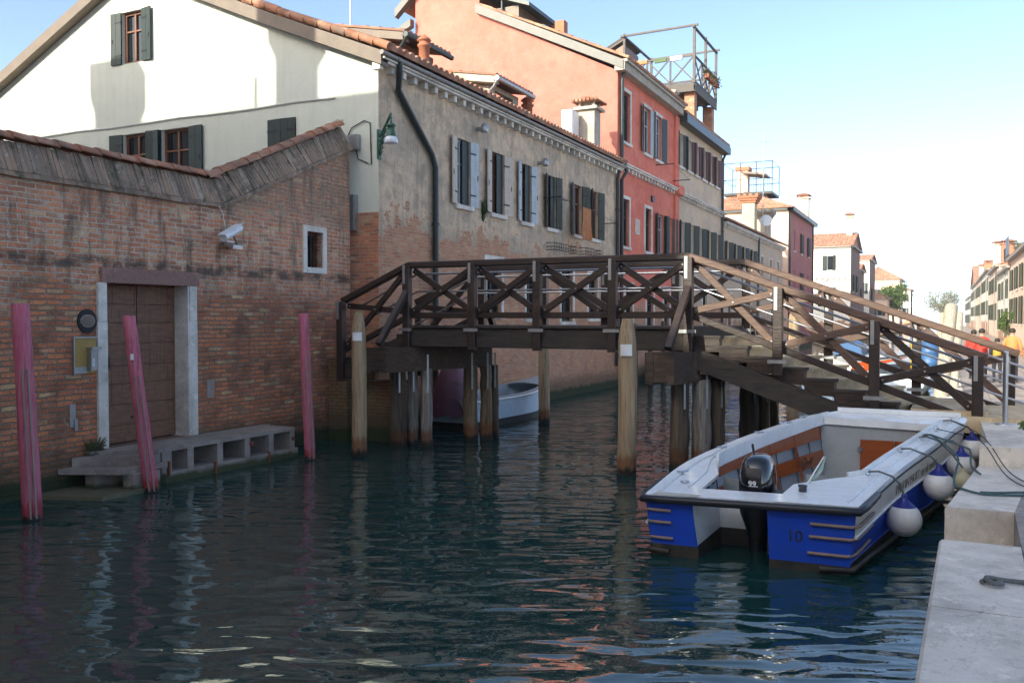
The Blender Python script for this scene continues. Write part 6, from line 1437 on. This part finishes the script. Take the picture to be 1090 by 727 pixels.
# ------------------------------------------------------------------ other boats
def boat(name,label,c,rz,L,W,hz,cols,deckm,bowrise=.35,group=None,stern=.85,inside=True,cover=None,text=None):
    o=thing(name,label,'boat',c,group); X=Matrix.Translation(V(c))@Matrix.Rotation(rz,4,'Z')
    ns=18; rows=[]
    def sec(i):
        t=i/ns; w=W/2*(stern+(1-stern)*min(1,t*2.5))*(1 if t<.45 else max(.02,(1-((t-.45)/.55)**2.2)))
        z=hz+bowrise*max(0,(t-.3)/.7)**2; y=-L/2+L*t; k=max(0,(t-.6)/.4)
        return [V((s*w*a,y-b*k*L*.10,zz)) for s in (-1,1) for a,b,zz in ((1,0,z),(.97,.1,z-.12),(.82,.6,hz*.25),(.55,1.2,-.3))],w,z,y
    S_=[sec(i) for i in range(ns+1)]
    h=MB(); h.X=X
    for i in range(ns):
        a,b=S_[i][0],S_[i+1][0]; h.smooth=True
        for off,fl in ((0,0),(4,1)):
            for j in range(3):
                h.mi=0 if j==0 else 1 if j==1 else 2; q_=(a[off+j],b[off+j],b[off+j+1],a[off+j+1]); h.quad(*(q_ if fl==0 else q_[::-1]))
    h.smooth=False
    for e in (0,ns):
        a=S_[e][0]; 
        for j in range(3): h.mi=0 if j==0 else 1 if j==1 else 2; h.quad(a[j],a[j+1],a[4+j+1],a[4+j])
    h.build('hull',[M[x] for x in cols],o)
    d=MB(); d.X=X
    for i in range(ns):
        (a,wa,za,ya),(b,wb_,zb_,yb)=S_[i],S_[i+1]; t=i/ns
        k=.82 if (t<.68 and inside) else 0
        if k:
            for s in (-1,1): d.quad((s*wa,ya,za+.01),(s*wb_,yb,zb_+.01),(s*wb_*k,yb,zb_+.02),(s*wa*k,ya,za+.02)); d.quad((s*wa*k,ya,za+.02),(s*wb_*k,yb,zb_+.02),(s*wb_*k*.9,yb,.12),(s*wa*k*.9,ya,.12))
            d.quad((-wa*k*.9,ya,.12),(wa*k*.9,ya,.12),(wb_*k*.9,yb,.12),(-wb_*k*.9,yb,.12))
        else: d.quad((-wa,ya,za+.01),(wa,ya,za+.01),(0,(ya+yb)/2,(za+zb_)/2+.07),(0,(ya+yb)/2,(za+zb_)/2+.07)) if False else (d.quad((-wa,ya,za+.01),(0,ya,za+.07),(0,yb,zb_+.07),(-wb_,yb,zb_+.01)),d.quad((wa,ya,za+.01),(0,ya,za+.07),(0,yb,zb_+.07),(wb_,yb,zb_+.01)))
    if inside:
        for t in (.3,.55):
            i=int(t*ns); (a,wa,za,ya)=S_[i]; d.box(-wa*.8,wa*.8,ya,ya+.25,za-.2,za-.15)
    d.build('deck',M[deckm],o)
    r_=MB(); r_.X=X
    for s in (-1,1): r_.tube([(s*(S_[i][1]+.01),S_[i][3],S_[i][2]-.03) for i in range(ns+1)],.03,6)
    r_.build('gunwale_rail',M['signwhite'] if cols[0]!='signwhite' else M['rubber'],o)
    return o,X,S_
M['boatlb']=mat_plain('pale_blue_boat_paint',(.58,.70,.80),.35)
M['orange']=mat_plain('orange_boat_paint',(.62,.10,.02),.35)
M['tarpm']=simple('maroon_tarpaulin',(.17,.055,.08),(.10,.035,.05),3,rough=.55,bump=.3,bdist=.03)
M['canvas']=simple('cream_canvas',(.60,.55,.47),(.5,.45,.38),3,rough=.9)
M['tarpb']=mat_plain('bright_blue_tarpaulin',(.04,.12,.28),.5)
boat('moored_boat','light blue open boat with a grey bow deck behind the left piles',(-10.2,20.4,0),R(-3),5.0,1.55,.70,('boatlb','boatlb','boot'),'boatgrey',.32)
# maroon cover, draped with folds over the stern motor
q=MB(); rr=random.Random(2); n=26; m_=9; vs=[]; cx,cy=-10.45,18.35
for j in range(m_+1):
    f=j/m_; 
    for k in range(n):
        a=2*PI*k/n; rad=(.10+.62*f**.75)*(1+.10*math.sin(k*3.1+1)*f+.05*math.sin(k*5.3)*f); z=1.62-1.28*f**1.15+.04*math.sin(k*2.2)*f
        vs.append(V((cx+math.cos(a)*rad*.85-.15*(1-f),cy+math.sin(a)*rad*1.15+.1*(1-f),z)))
q.smooth=True; q.add(vs,[(j*n+k,j*n+(k+1)%n,(j+1)*n+(k+1)%n,(j+1)*n+k) for j in range(m_) for k in range(n)]); q.smooth=False; q.add(vs[:n],[tuple(range(n))])
o=single(q,'boat_cover',M['tarpm'],'maroon tarpaulin tied over the stern of the light blue boat behind the left piles','cover',(-10.15,18.35,.6))
q=MB(); q.tube([(cx+.60,cy-.35,1.05),(cx+.66,cy,1.0),(cx+.6,cy+.4,.92)],.012,5); q.tube([(cx+.2,cy-.62,1.15),(cx+.48,cy-.55,1.08),(cx+.60,cy-.35,1.05)],.012,5); single(q,'tie_rope',M['palegrey'],'pale cord tied round the maroon boat cover','rope',(cx+.6,cy,1))
boat('orange_boat','orange motor boat with a white deck line, seen through the bridge railing',(-3.3,41.5,0),R(-62),6.2,2.0,.85,('signwhite','orange','boot'),'boatgrey',.45)
boat('canvas_boat','boat with a cream canvas awning, seen through the railing above the upper steps',(-3.4,30.5,0),R(8),6.0,2.0,.75,('boatwhite','boatlb','boot'),'boatgrey',.4,inside=True)
q=MB(); q.smooth=True
for i in range(6):
    for sgn in (-1,1):
        y=28.2+i*.75; z=1.55-.04*i; q.quad((-3.4,y,z),(-3.4,y+.75,z-.04),(-3.4+sgn*.95,y+.75,z-.42),(-3.4+sgn*.95,y,z-.38))
q.quad((-3.4,28.2,1.55),(-2.45,28.2,1.17),(-2.5,27.6,.95),(-3.4,27.4,1.0))
single(q,'canvas_awning',M['canvas'],'cream canvas awning stretched over the boat beyond the upper steps','awning',(-3.4,30,1.2))
q=MB()
for y in (28.2,32.6): q.tube([(-3.4,y,.5),(-3.4,y,1.54 if y<30 else 1.33)],.025,6)
single(q,'awning_poles',M['galv'],'two short poles holding up the cream canvas awning','poles',(-3.4,30,.5))
boat('blue_tarp_boat','boat under a bright blue tarpaulin beyond the canvas covered one',(-4.3,47.5,0),R(-10),6.0,2.1,.8,('boatwhite','boatwhite','boot'),'boatgrey',.4)
q=MB(); vs=[]
for j in range(7):
    for k in range(9):
        a=PI*k/8; vs.append(V((-4.3-.8*math.cos(a),45.2+j*.6,.85+.75*math.sin(a)**.7*(1-.12*abs(j-3)/3)+.03*math.sin(j*2+k))))
q.smooth=True; q.add(vs,[(j*9+k,j*9+k+1,(j+1)*9+k+1,(j+1)*9+k) for j in range(6) for k in range(8)]); q.smooth=False; q.add(vs[:9],[tuple(range(9))])
single(q,'blue_tarpaulin',M['tarpb'],'bright blue tarpaulin humped over a boat, seen through the railing','tarpaulin',(-4.3,47,1))
boat('moored_boat','white open boat moored along the far quay just beyond the stair',(-1.45,22.9,0),R(2),5.6,1.9,.68,('boatwhite','boatwhite','boot'),'boatgrey',.35)
boat('work_barge','low white work barge carrying a yellow and a blue drum',(-1.3,34.5,0),R(-2),7.5,2.2,.72,('boatwhite','boatlb','boot'),'boatgrey',.35)
for (x,y,m_,lb) in ((-.78,34.9,'yel','yellow drum standing on the work barge beyond the stair'),(-.45,33.6,'tarpb','blue drum standing on the work barge right of the yellow one')):
    if m_=='yel': M['yel']=mat_plain('yellow_drum_paint',(.60,.42,.02),.5)
    o=thing('fuel_drum',lb,'drum',(x,y,.75)); q=MB(); q.lathe((x,y,.72),[(.29,0),(.30,.02),(.30,.35),(.315,.37),(.30,.39),(.30,.72),(.315,.74),(.30,.76),(.30,1.08),(.31,1.10),(.29,1.10)],22); q.build('barrel',M[m_],o); q=MB(); q.tube([(x+.12,y,1.82),(x+.12,y,1.86)],.04,10); q.build('bung_cap',M['galv'],o)
for i,(x,y,a,lb,c_) in enumerate(((-1.3,47,0,'white boat moored along the right bank beyond the work barge',('boatwhite','boatwhite','boot')),(-1.3,56,1,'blue hulled boat moored along the right bank',('boatwhite','boatblue','boot')),(-1.3,66,-2,'farther white boat moored along the right bank',('boatwhite','boatlb','boot')),(-9.9,38,0,'white boat moored against the coral house',('boatwhite','boatwhite','boot')),(-9.9,52,0,'blue boat moored against the sand house',('boatlb','boatblue','boot')),(-9.9,63,2,'cream boat moored at the far end of the sand house',('boatcream','boatcream','boot')),(-1.3,80,0,'small far white boat on the right bank before the climber',('boatwhite','boatwhite','boot')),(-1.3,98,0,'farthest white boat on the right bank',('boatwhite','boatwhite','boot')))):
    boat('moored_boat',lb,(x,y,0),R(a),6.0,2.0,.75,c_,'boatgrey',.4,group='boats moored along the canal')
# far mooring poles
for i,(b_,t_,r_,lb) in enumerate((((-.12,26.0,0),(.18,27.6,2.98),.19,'thick pale leaning mooring pole beyond the stair, the nearer of two'),((.25,29.5,0),(.42,30.6,2.8),.13,'thinner pale leaning mooring pole just right of the thick one'),((-.1,36.5,0),(-.15,36.5,2.3),.12,'short pale mooring pole behind the work barge drums'),((-.1,52,0),(-.1,52,2.9),.14,'distant pale mooring pole on the right bank, nearer of two'),((-.1,62,0),(-.05,62,3.0),.14,'farthest pale mooring pole on the right bank'))):
    mooring('mooring_pole',b_,t_,r_,'greypost',lb,group='pale mooring poles on the right bank',tip=.06,seed=40+i)
for i,(x,y,z) in enumerate(((-10.1,31.0,2.4),(-10.15,33.0,2.3),(-10.1,34.6,2.5),(-10.2,36.2,2.3))):
    mooring('mooring_post',(x,y,0),(x-.03,y,z),.10,'pile',['dark slim post by the grey house, left of the row under the bridge','dark slim post second from the left in the row by the coral house','dark slim post third in the row by the coral house','dark slim post farthest right in the row by the coral house'][i],group='dark posts along the far wall',seed=60+i,tip=.05)
# ------------------------------------------------------------------ people on the far quay
M['skin']=mat_plain('skin',(.45,.26,.18),.6); M['hair']=mat_plain('dark_hair',(.02,.014,.01),.7)
M['trouser']=simple('dark_trousers',(.018,.02,.028),(.03,.03,.04),6,rough=.9)
def person(label,x,y,rz,h,jacket,trouser='trouser',step=.12,emblem=False,pack=None,hairm='hair'):
    s=h/1.75; o=thing('person',label,'person',(x,y,ZF),'people walking on the far quay')
    me=bpy.data.meshes.new('body'); 
    vs=[(0,0,.95),(0,0,1.12),(0,.0,1.32),(0,.0,1.45),(0,.0,1.53),(0,.02,1.63),(0,.02,1.72)]
    rd=[(.16,.115),(.155,.11),(.175,.115),(.12,.09),(.055,.055),(.085,.095),(.075,.085)]
    ed=[(i,i+1) for i in range(6)]
    def ch(st,pts):
        p=st
        for c,r in pts: vs.append(c); rd.append(r); ed.append((p,len(vs)-1)); p=len(vs)-1
    for sg in (-1,1):
        ch(0,[((sg*.10,0,.88),(.10,.10)),((sg*.11,step*sg*.5,.50),(.065,.065)),((sg*.11,step*sg*1.2,.10),(.045,.045)),((sg*.115,step*sg*1.2+.12,.05),(.04,.035))])
        ch(3,[((sg*.19,0,1.41),(.075,.07)),((sg*.25,-.03,1.16),(.055,.055)),((sg*.27,.06,.93),(.042,.042)),((sg*.27,.09,.84),(.035,.03)),((sg*.265,.10,.77),(.022,.02))])
    me.from_pydata([(a*s,b*s,c*s) for a,b,c in vs],ed,[]); ob=bpy.data.objects.new('body',me); COL.objects.link(ob)
    m1=ob.modifiers.new('skin','SKIN'); 
    for i,r in enumerate(rd): me.skin_vertices[0].data[i].radius=(r[0]*s,r[1]*s)
    me.skin_vertices[0].data[0].use_root=True
    m2=ob.modifiers.new('sub','SUBSURF'); m2.levels=2; m2.render_levels=2
    bpy.context.view_layer.update(); nm=bpy.data.meshes.new_from_object(ob.evaluated_get(bpy.context.evaluated_depsgraph_get()))
    bpy.data.objects.remove(ob); nm.name='body'
    for m_ in (M['skin'],M[jacket],M[trouser]): nm.materials.append(m_)
    for p in nm.polygons:
        c=p.center/s; p.use_smooth=True
        p.material_index=0 if (c.z>1.52 or (abs(c.x)>.2 and c.z<.87)) else (1 if c.z>.90 else 2)
    b=bpy.data.objects.new('body',nm); COL.objects.link(b); b.parent=o; o.rotation_euler=(0,0,rz)
    def kid(mb,name,mat):
        ms=mb.mesh(name,mat); q=bpy.data.objects.new(name,ms); COL.objects.link(q); q.parent=o
    q=MB(); q.smooth=True; q.lathe((0,.0,1.66*s),[(.085*s,-.03*s),(.102*s,.02*s),(.09*s,.08*s),(.05*s,.115*s),(.001,.125*s)],16); kid(q,'hair',M[hairm])
    q=MB(); q.lathe((0,0,.88*s),[(.17*s,0),(.185*s,.03*s),(.175*s,.25*s),(.20*s,.46*s),(.17*s,.56*s),(.09*s,.63*s),(.075*s,.66*s)],18)
    for i,v in enumerate(q.v): q.v[i]=V((v.x,v.y*.72,v.z))
    kid(q,'jacket',M[jacket])
    for sg in (-1,1):
        q=MB(); q.lathe((0,0,0),[(.001,0)],3) if False else None
        q.box(sg*.115*s-.045*s,sg*.115*s+.045*s,(step*sg*1.2-.06)*s,(step*sg*1.2+.18)*s,.0,.07*s); kid(q,'shoe',M['rubber'])
    if emblem: q=MB(); q.poly([(.075*math.cos(2*PI*i/16),-.152*s,1.27*s+.075*math.sin(2*PI*i/16)) for i in range(16)],(0,-1,0),.01); kid(q,'back_emblem',M['letter']); q=MB(); q.poly([(.045*math.cos(2*PI*i/3+.5),-.158*s,1.27*s+.045*math.sin(2*PI*i/3+.5)) for i in range(3)],(0,-1,0),.006); kid(q,'emblem_mark',M['numwhite'])
    if pack: q=MB(); superloft(q,[(.95*s,0,-.20*s,.12*s,.09*s),(1.05*s,0,-.21*s,.155*s,.11*s),(1.3*s,0,-.20*s,.15*s,.10*s),(1.40*s,0,-.18*s,.10*s,.06*s)]); kid(q,'backpack',M[pack])
    return o
M['redj']=simple('red_jacket',(.62,.045,.03),(.45,.03,.02),8,rough=.8); M['orj']=simple('orange_vest',(.85,.22,.07),(.7,.18,.06),8,rough=.8); M['navy']=mat_plain('dark_navy_jacket',(.02,.025,.04),.8); M['ochrep']=mat_plain('mustard_backpack',(.32,.22,.02),.7)
person('person in a red jacket with a dark round emblem on the back, seen from behind',1.12,33.0,R(-6),1.72,'redj',emblem=True)
person('person in red almost hidden in front of the one with the emblem',.92,34.4,R(-8),1.66,'redj',step=-.12)
person('child in dark clothes with a mustard backpack, walking between the adults',1.55,32.6,R(-4),1.42,'navy',pack='ochrep',step=-.1)
person('person in a bright orange vest walking at the right of the group',1.98,32.8,R(-10),1.74,'orj')
# ------------------------------------------------------------------ unseen houses behind the camera, shaped to cast the near shade
SHX=Matrix(((1,.364,0,5.096),(0,1,0,0),(0,0,1,0),(0,0,0,1)))
def shade_house(name,label,x0,x1,y0,y1,z,zr,mm,skew=True):
    # plan sheared along the sun azimuth to keep the shade edges clean
    t=thing(name,label,'house',((x0+x1)/2,(y0+y1)/2,0)); p=MB(); p.X=SHX if skew else None
    Face('+y',y1).wall(p,x0,x1,-.5,z); Face('-y',y0).wall(p,x0,x1,-.5,z); Face('+x',x1).wall(p,y0,y1,-.5,[(y0,z),((y0+y1)/2,zr-.1),(y1,z)]); Face('-x',x0).wall(p,y0,y1,-.5,[(y0,z),((y0+y1)/2,zr-.1),(y1,z)]); p.build('wall',M[mm],t)
    p=MB(); p.X=SHX if skew else None; yr=(y0+y1)/2; roof_sheet(p,(x0,y0-.1,z),(x1,y0-.1,z),(x0,yr,zr),(x1,yr,zr),pitch=.6,row=1.2,n=4); roof_sheet(p,(x0,y1+.0,z-.06),(x1,y1+.0,z-.06),(x0,yr,zr),(x1,yr,zr),pitch=.6,row=1.2,n=4); r_=p.build('roof',M['tile'],t)
    return t,r_
A,rA=shade_house('bank_shade_block','unseen house block added on the left bank behind the viewer to shade the lower gable wall',-38,-13.2,-8,5.0,13.45,15.6,'sand',False)
for (cx,w0,w1,z0,zs,zt_) in ((-23.68,1.45,1.72,13.2,13.9,15.15),(-17.80,.98,1.36,13.2,14.55,16.4)):
    p=MB(); p.box(cx-w0/2,cx+w0/2,4.2,4.95,z0,zs); p.add([(cx-w0/2,4.2,zs),(cx+w0/2,4.2,zs),(cx+w0/2,4.95,zs),(cx-w0/2,4.95,zs),(cx-w1/2,4.1,zs+.35),(cx+w1/2,4.1,zs+.35),(cx+w1/2,5.05,zs+.35),(cx-w1/2,5.05,zs+.35)],[(0,1,5,4),(1,2,6,5),(2,3,7,6),(3,0,4,7)]); p.box(cx-w1/2,cx+w1/2,4.1,5.05,zs+.351,zt_); p.build('chimney',M['chim'],rA)  # added chimneys on the unseen bank shade block
p=MB(); p.tube([(-18.87,5.0,13.3),(-18.87,5.0,14.15)],.05,8); p.build('added_vent_pipe',M['galv'],rA)
shade_house('canal_shade_block','unseen house block added behind the viewer to shade the canal, taller part',-24,-14.59,-22,-14,19.75,20.5,'cream')  # added block; eave height set to keep the bridge deck in shade
shade_house('quay_shade_block','unseen house block added behind the viewer to shade the quay, lower part',-12.69,14,-22,-14,18.0,18.9,'peach')  # added block; eave height set by where the quay shade ends
t=thing('low_shade_block','unseen narrow block added between the shading blocks, low to let sun through','house',(-13.6,-18,0)); p=MB(); p.X=SHX; p.box(-14.58,-12.70,-22,-14,-.5,17.0); p.build('wall',M['cream'],t)  # added block, kept low so sun reaches the stair rails
# ------------------------------------------------------------------ light, sky, camera
AZ=R(20); EL=math.atan(.515*math.cos(AZ))
sd=V((-math.sin(AZ)*math.cos(EL),-math.cos(AZ)*math.cos(EL),math.sin(EL)))
L=bpy.data.lights.new('sun','SUN'); L.energy=2.0; L.angle=R(.53); L.color=(1,.95,.88)
lo=bpy.data.objects.new('sun',L); COL.objects.link(lo); lo.rotation_euler=sd.to_track_quat('Z','Y').to_euler()
W=bpy.data.worlds.new('World'); scene.world=W; W.use_nodes=True; nt=W.node_tree
sk=nt.nodes.new('ShaderNodeTexSky'); sk.sky_type='NISHITA'; sk.sun_disc=False; sk.sun_elevation=EL; sk.sun_rotation=math.atan2(sd.x,sd.y); sk.air_density=.38; sk.dust_density=1.5; sk.ozone_density=.6; sk.altitude=0
bg=nt.nodes['Background']; nt.links.new(sk.outputs[0],bg.inputs[0]); bg.inputs[1].default_value=.15
cam=bpy.data.cameras.new('camera'); co=bpy.data.objects.new('camera',cam); COL.objects.link(co); scene.camera=co
yaw=math.atan(460/943); pit=math.atan(24.5/943)
fwd=V((-math.sin(yaw)*math.cos(pit),math.cos(yaw)*math.cos(pit),-math.sin(pit)))
co.location=(0,0,2.6); co.rotation_euler=(-fwd).to_track_quat('Z','Y').to_euler()
cam.sensor_width=36; cam.lens=36*943/1090; cam.clip_end=6000; cam.clip_start=.05
vs_=scene.view_settings; vs_.view_transform='Standard'; vs_.look='None'; vs_.exposure=1.95; vs_.gamma=1; vs_.use_white_balance=True; vs_.white_balance_temperature=7000; vs_.white_balance_tint=2
scene.render.resolution_x=1024; scene.render.resolution_y=682
hz=MB(); hz.box(-1300,1400,-70,3400,-3.2,24)
hm=bpy.data.materials.new('haze_air'); hm.use_nodes=True; hn=hm.node_tree; hn.nodes.remove(hn.nodes['Principled BSDF']); pv=hn.nodes.new('ShaderNodeVolumePrincipled'); pv.inputs['Color'].default_value=(.93,.96,1,1); pv.inputs['Density'].default_value=.00045; pv.inputs['Anisotropy'].default_value=.0
hn.links.new(pv.outputs[0],hn.nodes['Material Output'].inputs['Volume'])
hz.build('haze',hm,kind='stuff')
for o in bpy.data.objects:
    if '_o' in o: del o['_o']
